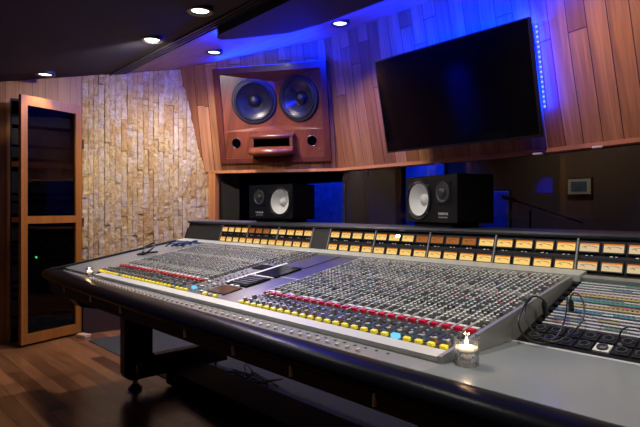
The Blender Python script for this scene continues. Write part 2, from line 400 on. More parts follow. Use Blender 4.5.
# ceiling split along slot line : dark part + boarded part
S0 = (-5.25, 2.02); S1 = (-2.35, 1.90)     # slot line (x,y)
def cp(x, y, d=0): return Vector((x, y, cz(y)-d))
mb.quad([cp(-6.2, .31), cp(-6.2, 2.06), cp(S0[0], S0[1]), cp(S0[0], .31)], 'ceil')
mb.quad([cp(S0[0], .31), cp(*S0), cp(*S1), cp(S1[0], .31)], 'ceil')
mb.quad([cp(S1[0], .31), cp(*S1), cp(1.7, 1.73), cp(1.7, .31)], 'ceil')
mb.quad([(-6.2, -2.6, 2.008), (-6.2, .31, 2.008), (1.7, .31, 2.008), (1.7, -2.6, 2.008)], 'ceil')
fix(mb, 'ceiling')
mb = MB(); mb.quad([cp(-6.2, 2.06), cp(-6.2, 4.2), cp(1.7, 4.2), cp(1.7, 1.73), cp(*S1), cp(*S0)][:4], 'ceilwood')
mb.v = []; mb.f = []; mb.mi = []; mb.sm = []
mb.add([cp(-6.2, 2.06), cp(*S0), cp(*S1), cp(1.7, 1.73), cp(1.7, 4.2), cp(-6.2, 4.2)], [(0, 1, 2, 3, 4, 5)], 'ceilwood'); fix(mb, 'ceiling_boarded')
mb = MB(); mb.box(1.6, 1.7, -2.6, 2.6, 0, 2.6, 'darkwood'); fix(mb, 'wall_right')
mb = MB(); mb.box(-6.2, 1.7, -2.7, -2.6, 0, 2.1, 'darkwood'); fix(mb, 'wall_rear')

mb = MB(); p = [lw(-2.95, .45, 0), lw(-2.3, .45, 0), lw(-2.3, .45, .05), lw(-2.95, .45, .05)]
mb.hexa(p+[q+Vector((0, 0, 1.2)) for q in p], 'bluefab'); fix(mb, 'tv_reflection_panel')  # unseen panel, added so the television screen reflects a blue patch
# slot diffuser along the slot line
r_ = empty('slot_diffuser', cp(-3.8, 1.96), 'long black slot air diffuser with parallel grooves set in the ceiling', 'air vent')
mb = MB(); mg = MB(); A = cp(S0[0]+.15, S0[1]-.0); B = cp(S1[0]+1.2, S1[1]-.05); dv = (B-A).normalized(); pv = Vector((-dv.y, dv.x, 0)).normalized(); pv.z = .22*pv.y
mb.hexa([A-pv*.07-Vector((0, 0, .003)), B-pv*.07-Vector((0, 0, .003)), B+pv*.07-Vector((0, 0, .003)), A+pv*.07-Vector((0, 0, .003)), A-pv*.07, B-pv*.07, B+pv*.07, A+pv*.07], mat('groove_black', (.004, .004, .006), .8))
mb.build('slot_back', r_)
for k in range(4):
    o = -.06+k*.04; mg.hexa([A+pv*(o-.008)-Vector((0, 0, .014)), B+pv*(o-.008)-Vector((0, 0, .014)), B+pv*(o+.008)-Vector((0, 0, .014)), A+pv*(o+.008)-Vector((0, 0, .014)), A+pv*(o-.008), B+pv*(o-.008), B+pv*(o+.008), A+pv*(o+.008)], mat('diffuser_blade', (.06, .06, .085), .4))
mg.build('diffuser_blade', r_)
# hanging soffit
mb = MB(); poly = [(-3.16, 1.97), (-3.26, 2.02), (-3.30, 2.08), (-3.29, 2.16), (-3.24, 2.28), (-3.10, 2.54), (-2.84, 2.61), (-2.4, 2.61), (-1.6, 2.62), (-.2, 2.45), (1.5, 2.2), (1.5, 1.9), (-2.33, 1.92)]
mb.prism([cp(x, y, .075) for x, y in poly], (0, 0, .072), 'cloud'); fix(mb, 'ceiling_soffit')

# downlights
LG = 2.0; BG = 3.0
def lightobj(name, typ, loc, tgt, power, col, size=.1, spot=100, blend=.6, sy=None, spread=None):
    l = bpy.data.lights.new(name, typ); l.energy = power*LG; l.color = col
    if typ == 'SPOT': l.spot_size = R(spot); l.spot_blend = blend; l.shadow_soft_size = size
    elif typ == 'AREA':
        l.shape = 'RECTANGLE'; l.size = size; l.size_y = sy or size
        if spread: l.spread = R(spread)
    else: l.shadow_soft_size = size
    o = bpy.data.objects.new(name, l); C.objects.link(o); o.location = loc
    d = Vector(tgt)-Vector(loc); o.rotation_euler = d.to_track_quat('-Z', 'Y').to_euler(); return o
DL = [((-4.777, 1.333), 'recessed ceiling downlight above the glass rack door', 12, (1, .80, .50), 'lamp', 95),
      ((-3.558, 1.681), 'recessed ceiling downlight left of the slot diffuser, nearer the stone wall', 26, (1, .86, .62), 'lamp', 150),
      ((-2.823, 1.633), 'recessed ceiling downlight at the top edge beside the slot diffuser', 12, (1, .9, .76), 'lamp', 100),
      ((-4.06, 2.485), 'blue-tinged ceiling downlight between the stone wall and big wall monitor', 52, (1, .86, .80), 'coldlamp', 168),
      ((-3.047, 3.014), 'round ceiling downlight between the wall monitor and television', 26, (1, .85, .78), 'coldlamp', 120)]
for (x, y), lab, pw, col, lens, sp in DL:
    z = cz(y)
    e = empty('ceiling_downlight', (x, y, z), lab, 'ceiling light', group=None)
    m1 = MB(); m1.lathe([(.052, -.012), (.058, -.02), (.074, -.02), (.078, -.012), (.078, .03), (.052, .03)], (x, y, z), (0, 0, 1), 'trim', 28); m1.build('trim_ring', e)
    m2 = MB(); m2.lathe([(0, -.010), (.03, -.011), (.052, -.008)], (x, y, z), (0, 0, 1), lens, 28); m2.build('lamp_lens', e)
    lightobj('downlight_lamp', 'SPOT', (x, y, z-.035), (x-1.3, y+.5, 1.2) if sp == 150 else (x, y, 0), pw, col, .04, sp, .7)
for (x, y, pw) in ((-.5, .95, 17), (-1.5, 1.15, 22), (-2.35, 1.15, 22), (0.4, 1.3, 15)):
    lightobj('console_lamp', 'SPOT', (x, y, cz(y)-.04), (x, y+.25, 0), pw, (1, .93, .84), .05, 105, .6)
lightobj('wall_washer', 'SPOT', (-1.3, 2.35, cz(2.35)-.1), (-1.2, 3.3, 1.75), 22, (1, .72, .55), .06, 95, .9)

# ------------------------------------------------------------------ blue LED light
def led(name, a, b, towards, power, w=.02):
    a = Vector(a); b = Vector(b); c = (a+b)/2; l = bpy.data.lights.new(name, 'AREA'); l.shape = 'RECTANGLE'; l.size = (b-a).length; l.size_y = w
    l.energy = power*BG; l.color = (.0, .014, 1.0); o = bpy.data.objects.new(name, l); C.objects.link(o)
    z = -(Vector(towards)).normalized(); x = (b-a).normalized(); z = (z-x*z.dot(x)).normalized(); y = z.cross(x)
    o.matrix_world = Matrix.Translation(c) @ Matrix((x, y, z)).transposed().to_4x4(); return o
led('cove_led', (-3.36, 2.12, 2.33), (-3.16, 2.56, 2.42), (-.15, .5, 1), 18, .03)
led('cove_led', (-3.34, 2.16, 2.33), (-3.14, 2.57, 2.41), (-.7, 1.2, -.2), 4.5)
led('cove_led', (-3.05, 2.62, 2.42), (-1.9, 2.68, 2.43), (0, .8, 1), 18, .03)

q_ = lw(-2.62, 1.1); lightobj('added_reflection_lamp', 'SPOT', q_+WN*.7+Vector((0, 0, .8)), q_, 55, (0, .02, 1), .05, 60, .7)  # added out-of-view blue spot, lights the panel mirrored in the television

# ------------------------------------------------------------------ television
tvc = Vector((-2.206, 3.260, 1.931)); yaw = -.042; ln = .213
tx = Vector((math.cos(yaw), math.sin(yaw), 0)); tn = Vector((math.sin(yaw), -math.cos(yaw), 0)); tu = Vector((0, 0, 1))*math.cos(ln)+tn*math.sin(ln); tf = tx.cross(tu)
TM = Matrix.Translation(tvc) @ Matrix((tx, tu, tf)).transposed().to_4x4()
e = empty('television', tvc, 'large black flat-screen television tilted on the wood wall', 'television')
TW, TH = 1.30, 1.30*9/16
m_ = MB(); m_.T = TM; m_.box(-TW/2, TW/2, -TH/2, TH/2, -.035, -.002, 'black', .004); m_.box(-.4, .4, -.3, .15, -.055, -.03, 'black'); m_.build('housing', e)
m_ = MB(); m_.T = TM; m_.box(-TW/2+.009, TW/2-.009, -TH/2+.014, TH/2-.009, -.002, .0005, 'tvscreen'); m_.build('screen', e)
m_ = MB(); m_.T = TM
for (a0, a1, b0, b1) in ((-TW/2, TW/2, TH/2-.009, TH/2), (-TW/2, TW/2, -TH/2, -TH/2+.014), (-TW/2, -TW/2+.009, -TH/2, TH/2), (TW/2-.009, TW/2, -TH/2, TH/2)): m_.box(a0, a1, b0, b1, -.004, .003, 'black')
m_.build('bezel', e)
m_ = MB(); m_.T = TM; m_.box(-.15, .15, -.15, .15, -.10, -.05, 'black'); m_.build('wall_bracket', e)
# led tape on the wall at the right edge of the tv (top-level thing)
e2 = empty('led_strip', TM @ Vector((TW/2, 0, -.08)), 'lit blue LED tape on the wood wall along the right edge of the television', 'led strip')
m_ = MB(); m_.T = TM; x0 = TW/2-.012; zz = -.108
m_.box(x0-.006, x0+.006, -.20, .33, zz-.004, zz, 'ledstrip'); m_.build('tape', e2)
for k in range(17):
    m_ = MB(); m_.T = TM; yy = -.185+k*.031; m_.box(x0-.006, x0+.006, yy-.006, yy+.006, zz, zz+.004, 'led'); m_.build('led_bead', e2)
def tvp(x, y, z): return TM @ Vector((x, y, z))
led('tv_led', tvp(x0-.05, -.2, -.05), tvp(x0-.05, .34, -.05), -tf+tx*.5, 4)
led('tv_led', tvp(-.55, TH/2-.02, -.05), tvp(.66, TH/2-.02, -.05), tu*1.0-tf*.55, 11)
led('tv_led', tvp(-TW/2+.02, -.2, -.05), tvp(-TW/2+.02, .25, -.05), -tx-tf*.6, 1.2)

# ------------------------------------------------------------------ main wall monitor
J = Vector((-4.841, 2.927, 1.5)); st = Vector((.8456, .5338, 0)); sn = Vector((.5338, -.8456, 0)); ll = R(12.2)
su = Vector((0, 0, 1))*math.cos(ll)+sn*math.sin(ll); sf = st.cross(su)
SM = Matrix.Translation(J) @ Matrix((st, su, sf)).transposed().to_4x4()      # local: a along wall, b up, c out
e = empty('wall_monitor', SM @ Vector((.71, .09, 0)), 'huge cherry wood monitor speaker with twin woofers built into the wall', 'speaker')
a0, a1, b0, b1 = .135, 1.282, .087, 1.016
m_ = MB(); m_.T = SM; fw = .058
for q in ((a0, a1, b1-fw, b1), (a0, a1, b0, b0+fw*.8), (a0, a0+fw, b0+fw*.8, b1-fw), (a1-fw, a1, b0+fw*.8, b1-fw)): m_.box(*q, -.02, .035, 'cherry_dark')
m_.build('frame', e)
ia0, ia1, ib0, ib1 = a0+fw, a1-fw, b0+fw*.8, b1-fw; am = (ia0+ia1)/2; bs = .405; DP = -.14
def wplane(sgn, ca_, b):
    fr = (ca_-ia0)/(am-ia0) if sgn == 1 else (ia1-ca_)/(ia1-am)
    return Vector((ca_, b, DP*fr))
for sgn, ca_ in ((1, .502), (-1, .965)):      # V-shaped woofer baffle : outer edges near the face, centre deeper
    nn_ = Vector((sgn*(-DP)/((ia1-ia0)/2), 0, 1)).normalized(); xa, xb = (ia0, am) if sgn == 1 else (am, ia1)
    m_ = MB(); m_.T = SM; m_.holed([wplane(sgn, xa, bs), wplane(sgn, xb, bs), wplane(sgn, xb, ib1), wplane(sgn, xa, ib1)], wplane(sgn, ca_, .688), nn_, .192, 'cherry'); m_.build('woofer_baffle', e)
m_ = MB(); m_.T = SM; m_.add([(ia0, ib1-.002, .001), (am, ib1-.095, DP+.002), (ia1, ib1-.002, .001), (am, ib1, DP-.01)], [(0, 1, 2), (0, 3, 1), (1, 3, 2)], 'cherry'); m_.build('upper_shelf', e)
m_ = MB(); m_.T = SM; m_.add([(ia0, bs, 0), (am, bs+.035, DP), (ia1, bs, 0), (ia1, bs-.012, .012), (am, bs-.012, .012), (ia0, bs-.012, .012)], [(0, 5, 4, 1), (1, 4, 3, 2)], 'cherry'); m_.build('lower_shelf', e)
m_ = MB(); m_.T = SM; m_.box(ia0, ia1, ib0, bs-.01, -.02, .012, 'cherry'); m_.build('lower_baffle', e)
for sgn, ca_ in ((1, .502), (-1, .965)):
    lean_n = Vector((sgn*(-DP)/((ia1-ia0)/2), 0, 1)).normalized()     # faces the middle
    frac = (ca_-ia0)/(am-ia0) if sgn == 1 else (ia1-ca_)/(ia1-am)
    o_ = Vector((ca_, .688, DP*frac+.004)); sfx = SM.to_3x3()
    W = MB(); oo = SM @ o_; dd = sfx @ lean_n
    W.lathe([(.222, 0), (.222, .010), (.214, .014), (.196, .014)], oo, dd, 'rubber', 44)
    w = W.build('woofer', e)
    W = MB(); W.lathe([(.196, .014), (.190, .020), (.180, .022), (.170, .016), (.166, .008)], oo, dd, 'rubber', 44); W.build('surround', w)
    W = MB(); W.lathe([(.166, .008), (.13, -.010), (.09, -.034), (.062, -.052)], oo, dd, 'cone', 44); W.build('cone', w)
    W = MB(); W.lathe([(.064, -.052), (.056, -.034), (.04, -.02), (.02, -.012), (0, -.010)], oo, dd, 'rubber', 32); W.build('dust_cap', w)
for ca_ in (.315, 1.10):
    W = MB(); oo = SM @ Vector((ca_, .285, .012)); W.lathe([(.056, .001), (.05, .004), (.045, .001)], oo, sf, 'cherry_dark', 28); w = W.build('port', e)
    W = MB(); W.lathe([(.047, .002), (0, .002)], oo, sf, 'void', 28); W.build('port_hole', w)
# horn lips
def lip(name, bc, hh, prot, ac=.705, half=.225):
    W = MB(); W.T = SM; n = 14; k = 10; vs = []
    for i in range(n+1):
        x = -1+2*i/n; ext = prot*(1-.45*abs(x)**2.4); e_ = 1-.25*abs(x)**6
        for j in range(k):
            t = 2*PI*j/k; c_ = math.cos(t); s_ = math.sin(t)
            vs.append((ac+x*half, bc+hh*e_*s_, .0+ext*(.5+.5*c_)))
    fs = [(i*k+j, i*k+(j+1) % k, (i+1)*k+(j+1) % k, (i+1)*k+j) for i in range(n) for j in range(k)]
    W.add(vs, fs, 'cherry_dark' if name != 'horn_lower_lip' else 'cherry', True); W.add(vs[:k], [tuple(range(k))], 'cherry_dark'); W.add(vs[-k:], [tuple(range(k))], 'cherry_dark')
    return W.build(name, e)
lip('horn_upper_lip', .345, .028, .10); lip('horn_lower_lip', .205, .045, .22)
W = MB(); W.T = SM; W.box(.49, .92, .235, .335, .012, .016, 'void'); W.build('horn_throat', e)
for s_ in (-1, 1):
    W = MB(); W.T = SM; W.hexa([(.705+s_*.225-.015, .225, .01), (.705+s_*.225+.015, .225, .01), (.705+s_*.2+.015, .225, .075), (.705+s_*.2-.015, .225, .075), (.705+s_*.225-.015, .335, .01), (.705+s_*.225+.015, .335, .01), (.705+s_*.2+.015, .335, .06), (.705+s_*.2-.015, .335, .06)], 'cherry_dark'); W.build('horn_side', e)
W = MB(); W.lathe([(.012, .001), (.01, .004), (0, .004)], SM @ Vector((1.17, .2, .012)), sf, 'brass', 14); W.build('key_lock', e)

led('monitor_led', SM @ Vector((.2, 1.02, .045)), SM @ Vector((1.25, 1.02, .045)), sf*1.0+su*.9, 9)
W = MB(); W.T = SM; W.box(.2, 1.25, 1.016, 1.019, .02, .034, 'ledstrip'); W.build('led_tape', e)
# ------------------------------------------------------------------ window clips
for k, (x, y, lab) in enumerate(((-2.5, 3.57, 'small white clip under the wood wall, behind the right desk monitor'), (-1.63, 3.44, 'small white clip under the wood wall, below the television right corner'), (-1.22, 3.33, 'small white clip under the wood wall, nearest the right edge'))):
    m_ = MB(); m_.box(x-.03, x+.03, y-.03, y+.0, ZH-.028, ZH-.014, mat('white_clip_%d' % k, (.7, .68, .65), .5), .004)
    m_.build('window_clip', None, lab, 'clip', 'white clips along the window head')

# ------------------------------------------------------------------ live room behind the glass
m_ = MB(); m_.box(-9, 3, 3.9, 7.6, -.06, -.01, 'matte'); fix(m_, 'floor_live_room')
m_ = MB(); m_.box(-9, 3, 7.5, 7.6, 0, 3.0, 'livewall'); fix(m_, 'wall_live_room_back')
m_ = MB(); m_.box(-9.1, -9, 2.6, 7.6, 0, 3, 'livewall'); fix(m_, 'wall_live_room_left')
m_ = MB(); m_.box(3, 3.1, 2.4, 7.6, 0, 3, 'livewall'); fix(m_, 'wall_live_room_right')
m_ = MB(); m_.box(-9.1, 3.1, 4.25, 7.6, 2.95, 3.05, 'matte'); fix(m_, 'ceiling_live_room')
def scl(x, z, D): # point seen through the glass pushed from plane y=5 to y=D
    return x*D/5, 1.12+(z-1.12)*D/5
def panel(x0, x1, z0, z1, D, lab, m='bluefab'):
    X0, Z0 = scl(x0, z0, D); X1, Z1 = scl(x1, z1, D); Z0 = -.008
    e = empty('acoustic_panel', ((X0+X1)/2, D, Z0), lab, 'acoustic panel')
    a = MB(); a.box(X0, X1, D-.03, D+.03, Z0, Z1, m, .012); a.build('fabric', e)
    b = MB(); b.box(X0-.02, X1+.02, D+.032, D+.05, Z0, Z1+.02, 'matte'); b.build('backing', e)
panel(-5.70, -4.98, .9, 1.47, 6.6, 'blue-lit acoustic panel behind the glass, right of the left desk monitor')
panel(-3.95, -3.42, .9, 1.66, 7.0, 'tall blue panel behind the glass above the right desk monitor')
panel(-2.96, -2.68, .9, 1.30, 6.2, 'blue lit panel behind the glass just right of the right desk monitor')
panel(-1.35, -.9, 1.0, 1.62, 6.4, 'blue-lit panel behind the glass at the right edge')
e = empty('curtain', (-5.7, 6.0, 0), 'brown pleated curtain hanging behind the glass between the desk monitors', 'curtain')
a = MB(); X0, _ = scl(-4.86, 1, 6.0); X1, _ = scl(-4.55, 1, 6.0); prof = []
nn = 40
vs = []
for i in range(nn+1): x = X0+(X1-X0)*i/nn; vs += [(x, 6.0+.03*math.sin(i*1.4), 0.0), (x, 6.0+.03*math.sin(i*1.4), 2.9)]
a.add(vs, [(2*i, 2*i+2, 2*i+3, 2*i+1) for i in range(nn)], 'curtain', True); a.build('cloth', e)
a = MB(); a.cyl((X0-.1, 6.0, 2.9), (X1+.1, 6.0, 2.9), .015, 'black'); a.build('curtain_rail', e)
X0, Z0 = scl(-2.107, 1.244, 7.44); X1, Z1 = scl(-1.889, 1.40, 7.44)
e = empty('picture_frame', ((X0+X1)/2, 7.44, Z0), 'small framed picture seen through the glass on the far wall', 'picture')
a = MB(); a.box(X0, X1, 7.44, 7.48, Z0, Z1, 'matte'); a.build('frame', e)
a = MB(); a.box(X0+.015, X1-.015, 7.43, 7.44, Z0+.015, Z1-.015, 'picmat'); a.build('mount', e)
a = MB(); a.box(X0+.06, X1-.06, 7.422, 7.43, Z0+.05, Z1-.05, 'picimg'); a.build('picture_print', e)
e = empty('microphone_stand', (-2.75, 5.6, 0), 'dark microphone boom stand standing behind the glass', 'microphone stand')
a = MB(); a.cyl((-2.75, 5.6, 0), (-2.75, 5.6, 1.1), .012, 'black'); a.build('pole', e)
a = MB(); a.cyl((-2.95, 5.6, 1.22), (-2.2, 5.6, .98), .009, 'chrome'); a.build('boom', e)
a = MB(); a.cyl((-3.07, 5.6, 1.26), (-2.93, 5.6, 1.215), .025, 'gear2'); a.build('microphone', e)
for k in range(3):
    a = MB(); t = k*2*PI/3; a.cyl((-2.75, 5.6, .1), (-2.75+.35*math.cos(t), 5.6+.35*math.sin(t), 0), .01, 'black'); a.build('leg', e)
# live-room lamps
for (x, y, z, tx_, ty, tz, p) in ((-6.9, 5.6, 2.6, -7.0, 6.6, 1.2, 26), (-5.1, 5.9, 2.6, -5.1, 7, 1.5, 22), (-3.5, 5.3, 2.6, -3.5, 6.2, 1.2, 14), (-1.4, 5.4, 2.6, -1.4, 6.4, 1.5, 14)):
    lightobj('live_room_blue_lamp', 'SPOT', (x, y, z), (tx_, ty, tz), p*2, (.01, .07, 1), .08, 60, .8)
lightobj('live_room_warm_lamp', 'SPOT', (-2.7, 6.2, 2.8), (-2.7, 7.4, 1.2), 20, (1, .75, .5), .1, 110, .9)
lightobj('live_room_warm_lamp', 'SPOT', (-5.6, 5.2, 2.8), (-5.6, 6.2, 1.4), 14, (.6, .6, .9), .1, 70, .9)

# ------------------------------------------------------------------ equipment rack with glass door
e = empty('equipment_rack', lw(-.28, 0), 'black equipment rack recessed in the left wall behind its glass door', 'rack')
def lbox(mb, t0, t1, z0, z1, o0, o1, m):
    mb.hexa([lw(t0, z0, o0), lw(t1, z0, o0), lw(t1, z0, o1), lw(t0, z0, o1), lw(t0, z1, o0), lw(t1, z1, o0), lw(t1, z1, o1), lw(t0, z1, o1)], m)
a = MB(); lbox(a, -.565, 0, 0, 2.05, -.64, -.62, 'matte'); lbox(a, -.565, -.553, 0, 2.05, -.62, .0, 'matte'); lbox(a, -.02, 0, 0, 2.05, -.62, 0, 'matte'); lbox(a, -.553, -.02, 0, .04, -.62, 0, 'matte'); lbox(a, -.553, -.02, 2.03, 2.05, -.62, 0, 'matte'); a.build('cabinet', e)
for z in (1.50, 1.03):
    a = MB(); lbox(a, -.553, -.02, z-.022, z+.022, -.05, -.005, 'doorwood'); a.build('cross_rail', e)
# door
hinge = Vector((-5.005, 1.70, 0)); free = Vector((-4.825, 1.168, 0)); dd = (free-hinge).normalized(); dn = Vector((-dd.y, dd.x, 0)); DW = (free-hinge).length
if dn.x < 0: dn = -dn
def dbox(mb, u0, u1, z0, z1, o0, o1, m):
    q = lambda u, o, z: hinge+dd*u+dn*o+Vector((0, 0, z))
    mb.hexa([q(u0, o0, z0), q(u1, o0, z0), q(u1, o1, z0), q(u0, o1, z0), q(u0, o0, z1), q(u1, o0, z1), q(u1, o1, z1), q(u0, o1, z1)], m)
a = MB(); dbox(a, 0, .058, .02, 2.045, -.035, 0, 'doorwood'); dbox(a, DW-.055, DW, .02, 2.045, -.035, 0, 'doorwood')
dbox(a, .058, DW-.055, 1.965, 2.045, -.034, -.001, 'doorwood'); dbox(a, .058, DW-.055, .02, .10, -.034, -.001, 'doorwood'); dbox(a, .058, DW-.055, 1.0, 1.062, -.034, -.001, 'doorwood')
door = a.build('door', e)
for (z0, z1) in ((.10, 1.0), (1.062, 1.965)):
    a = MB(); dbox(a, .058, DW-.055, z0, z1, -.022, -.016, 'doorglass'); a.build('glass_pane', door)
for z in (.35, 1.0, 1.7):
    a = MB(); a.cyl(hinge+Vector((.005, .01, z-.04)), hinge+Vector((.005, .01, z+.04)), .009, 'chrome'); a.build('hinge', door)
# rack units : things sitting inside the rack
gz = [(.10, .09, 'silver-edged power unit at the very bottom of the rack'), (.21, .14, 'dark amplifier second from the bottom of the rack'), (.37, .05, 'slim dark unit in the lower rack with two rows of knobs'), (.44, .05, 'slim dark unit above the knob units in the lower rack'), (.51, .14, 'tall dark unit in the lower rack half'),
      (.67, .05, 'slim rack unit with a green light behind the lower pane'), (.74, .09, 'dark rack unit just above the green light'), (.85, .12, 'dark rack unit just below the middle door rail'), (1.08, .09, 'dark rack unit just above the middle door rail'), (1.19, .05, 'slim dark unit below the pair of meters in the upper rack'), (1.26, .18, 'large dark unit in the middle of the upper pane'), (1.56, .09, 'dark unit above the brown cross rail'), (1.67, .14, 'dark unit with a pale display near the rack top'), (1.84, .09, 'topmost dark unit in the rack')]
for i, (z, h, lab) in enumerate(gz):
    g = empty('rack_unit', lw(-.28, z, -.1), lab, 'rack unit', group='audio units in the equipment rack')
    a = MB(); lbox(a, -.545, -.03, z+.002, z+h-.004, -.42, -.07, 'gear'); a.build('case', g)
    a = MB(); lbox(a, -.548, -.025, z, z+h-.002, -.07, -.062, 'gear2' if i % 3 == 1 else 'gear'); a.build('faceplate', g)
    for k in range(5 if h < .1 else 3):
        a = MB(); p = lw(-.47+k*(.38/4 if h < .1 else .16), z+h/2, -.062); a.cyl(p, p+WN*.018, .011 if h < .1 else .016, 'gear2' if i % 2 else 'knobmid', n=10); a.build('knob', g)
    if i == 5:
        a = MB(); p = lw(-.36, z+.03, -.062); a.cyl(p, p+WN*.006, .009, 'greenled', n=10); a.build('green_light', g, 'lit green indicator')
    if i in (12, 3, 9):
        a = MB(); lbox(a, -.2, -.09, z+h*.3, z+h*.7, -.062, -.059, mat('display_%d' % i, (.10, .11, .13), .3)); a.build('display', g)
# small wooden block on the floor
m_ = MB(); m_.T = Matrix.Translation((-4.87, 1.67, 0)) @ Matrix.Rotation(R(20), 4, 'Z'); m_.box(-.055, .055, -.035, .035, 0, .03, mat('pale_wood_block', (.55, .36, .25), .5), .004)
m_.build('door_stop', None, 'small pale wood block on the floor at the corner of the rack door', 'door stop')

# carpet
m_ = MB(); m_.box(-4.70, 1.2, 1.655, 2.30, 0.0, .006, 'carpet'); 
m_.build('carpet', None, 'grey flat carpet on the wood floor under the console', 'carpet')

# ------------------------------------------------------------------ the mixing console
CON = empty('mixing_console', (-1.5, 1.6, 0), 'long analogue mixing console with black armrest and lit meter bridge', 'mixing console')
XL, XR = -3.64, .62
def zs(D): return .555+.1736*D
PH = math.atan(.1736); SU = Vector((0, math.cos(PH), math.sin(PH))); SN = Vector((0, -math.sin(PH), math.cos(PH)))
def sp(s, D, h=0): return Vector((-s, D, zs(D)))+SN*h
def cpart(mb, name, **k): return mb.build(name, CON, **k)
a = MB(); a.prism_x([(1.05, .60), (1.30, .56), (1.95, .56), (2.18, .66), (2.18, .98), (1.99, .98), (1.92, .80), (1.50, .68), (1.12, .68), (1.02, .69)], -3.62, XR-.005, 'matte'); cpart(a, 'chassis')
# armrest: profile swept along a path
def sweep(prof, path, m, smooth=True):
    mb = MB(); P = smooth_pts([Vector((x, y, 0)) for x, y in path], 4); vs = []; k = len(prof)
    for i, p in enumerate(P):
        d = (P[min(i+1, len(P)-1)]-P[max(i-1, 0)]).normalized(); o = Vector((d.y, -d.x, 0))
        for (off, z) in prof: vs.append((p.x+o.x*off, p.y+o.y*off, z))
    q = len(P); mb.add(vs, [(i*k+j, i*k+(j+1) % k, (i+1)*k+(j+1) % k, (i+1)*k+j) for i in range(q-1) for j in range(k)], m, smooth)
    mb.add(vs, [tuple(range(k-1, -1, -1)), tuple(range((q-1)*k, q*k))], m); return mb
FP = [(-3.5, 1.075), (-3.3, 1.060), (-3.0, 1.048), (-2.5, 1.034), (-2, 1.026), (-1.4, 1.018), (-1, 1.016), (0, 1.02), (XR, 1.02)]
def Pf(s):
    for (xa, ya), (xb, yb) in zip(FP, FP[1:]):
        if xa <= -s <= xb: return ya+(yb-ya)*(-s-xa)/(xb-xa)
    return FP[0][1]
path = [(-3.67, 1.42), (-3.70, 1.24), (-3.71, 1.14), (-3.64, 1.085)]+FP
ap = [(-.02, .737), (.0, .742), (.03, .746), (.058, .743), (.077, .734), (.087, .718), (.086, .703), (.075, .692), (.04, .688), (-.02, .688)]
cpart(sweep(ap, path, 'leather'), 'armrest')
ap2 = [(-.02, .69), (.092, .69), (.084, .650), (.04, .636), (-.04, .61), (-.04, .69)]
cpart(sweep(ap2, [(-3.60, 1.42), (-3.60, 1.25), (-3.55, 1.15)]+[(x if x > -3.4 else -3.46, y+.03) for x, y in FP], 'apron', False), 'front_apron')
for s in (3.21, 2.76, 2.37, 1.77, 1.45, 1.16, .85):
    a = MB(); y0 = Pf(s)+.03-.092; a.box(-s-.0022, -s+.0022, y0-.004, y0+.008, .655, .686, mat('pale_pin', (.9, .75, .72), .3) if 'pale_pin' not in bpy.data.materials else bpy.data.materials['pale_pin']); cpart(a, 'seam_pin')
# ledge
a = MB(); a.prism_x([(1.03, .715), (1.03, .737), (1.13, .737), (1.13, .715)], -3.58, -2.4, 'ledge'); a.prism_x([(1.00, .715), (1.00, .737), (1.13, .737), (1.13, .715)], -2.4, -.776, 'ledge'); cpart(a, 'front_ledge')
a = MB(); a.prism_x([(1.00, .715), (1.00, .737), (1.47, .737), (1.47, .715)], -.776, XR, 'metal'); cpart(a, 'desk_top', label='flat grey desk area')
# white scribble strip
for (s0, s1) in ((.79, 3.09),):
    a = MB(); a.hexa([sp(s1, 1.122, -.012), sp(s0, 1.122, -.012), sp(s0, 1.168, -.01), sp(s1, 1.168, -.01), sp(s1, 1.122, .003), sp(s0, 1.122, .003), sp(s0, 1.168, .002), sp(s1, 1.168, .002)], 'strip'); cpart(a, 'scribble_strip')
def surf(s0, s1, D0, D1, m, name, h0=-.02, h1=0.0, **k):
    a = MB(); a.hexa([sp(s1, D0, h0), sp(s0, D0, h0), sp(s0, D1, h0), sp(s1, D1, h0), sp(s1, D0, h1), sp(s0, D0, h1), sp(s0, D1, h1), sp(s1, D1, h1)], m); return cpart(a, name, **k)
surf(.79, 1.75, 1.168, 1.95, 'panel', 'channel_panel'); surf(2.22, 3.18, 1.168, 1.95, 'panel', 'channel_panel')
surf(1.75, 1.90, 1.168, 1.95, 'plate', 'blank_plate'); surf(1.90, 2.22, 1.168, 1.95, 'panel', 'centre_panel')
surf(3.18, 3.62, 1.122, 1.95, 'metal', 'end_panel')
surf(3.61, 3.64, 1.05, 1.94, 'black', 'end_trim', -.05, .010)
# right cheek
a = MB(); a.hexa([(-.79, 1.12, .735), (-.778, 1.12, .735), (-.778, 1.93, .735), (-.79, 1.93, .735), (-.79, 1.12, zs(1.12)+.006), (-.778, 1.12, zs(1.12)+.006), (-.778, 1.93, zs(1.93)+.006), (-.79, 1.93, zs(1.93)+.006)], 'cheek'); cpart(a, 'side_cheek')
# grey bar at the foot of the bridge
surf(.755, 3.60, 1.888, 1.955, 'lightgrey', 'rear_bar', -.01, .012)
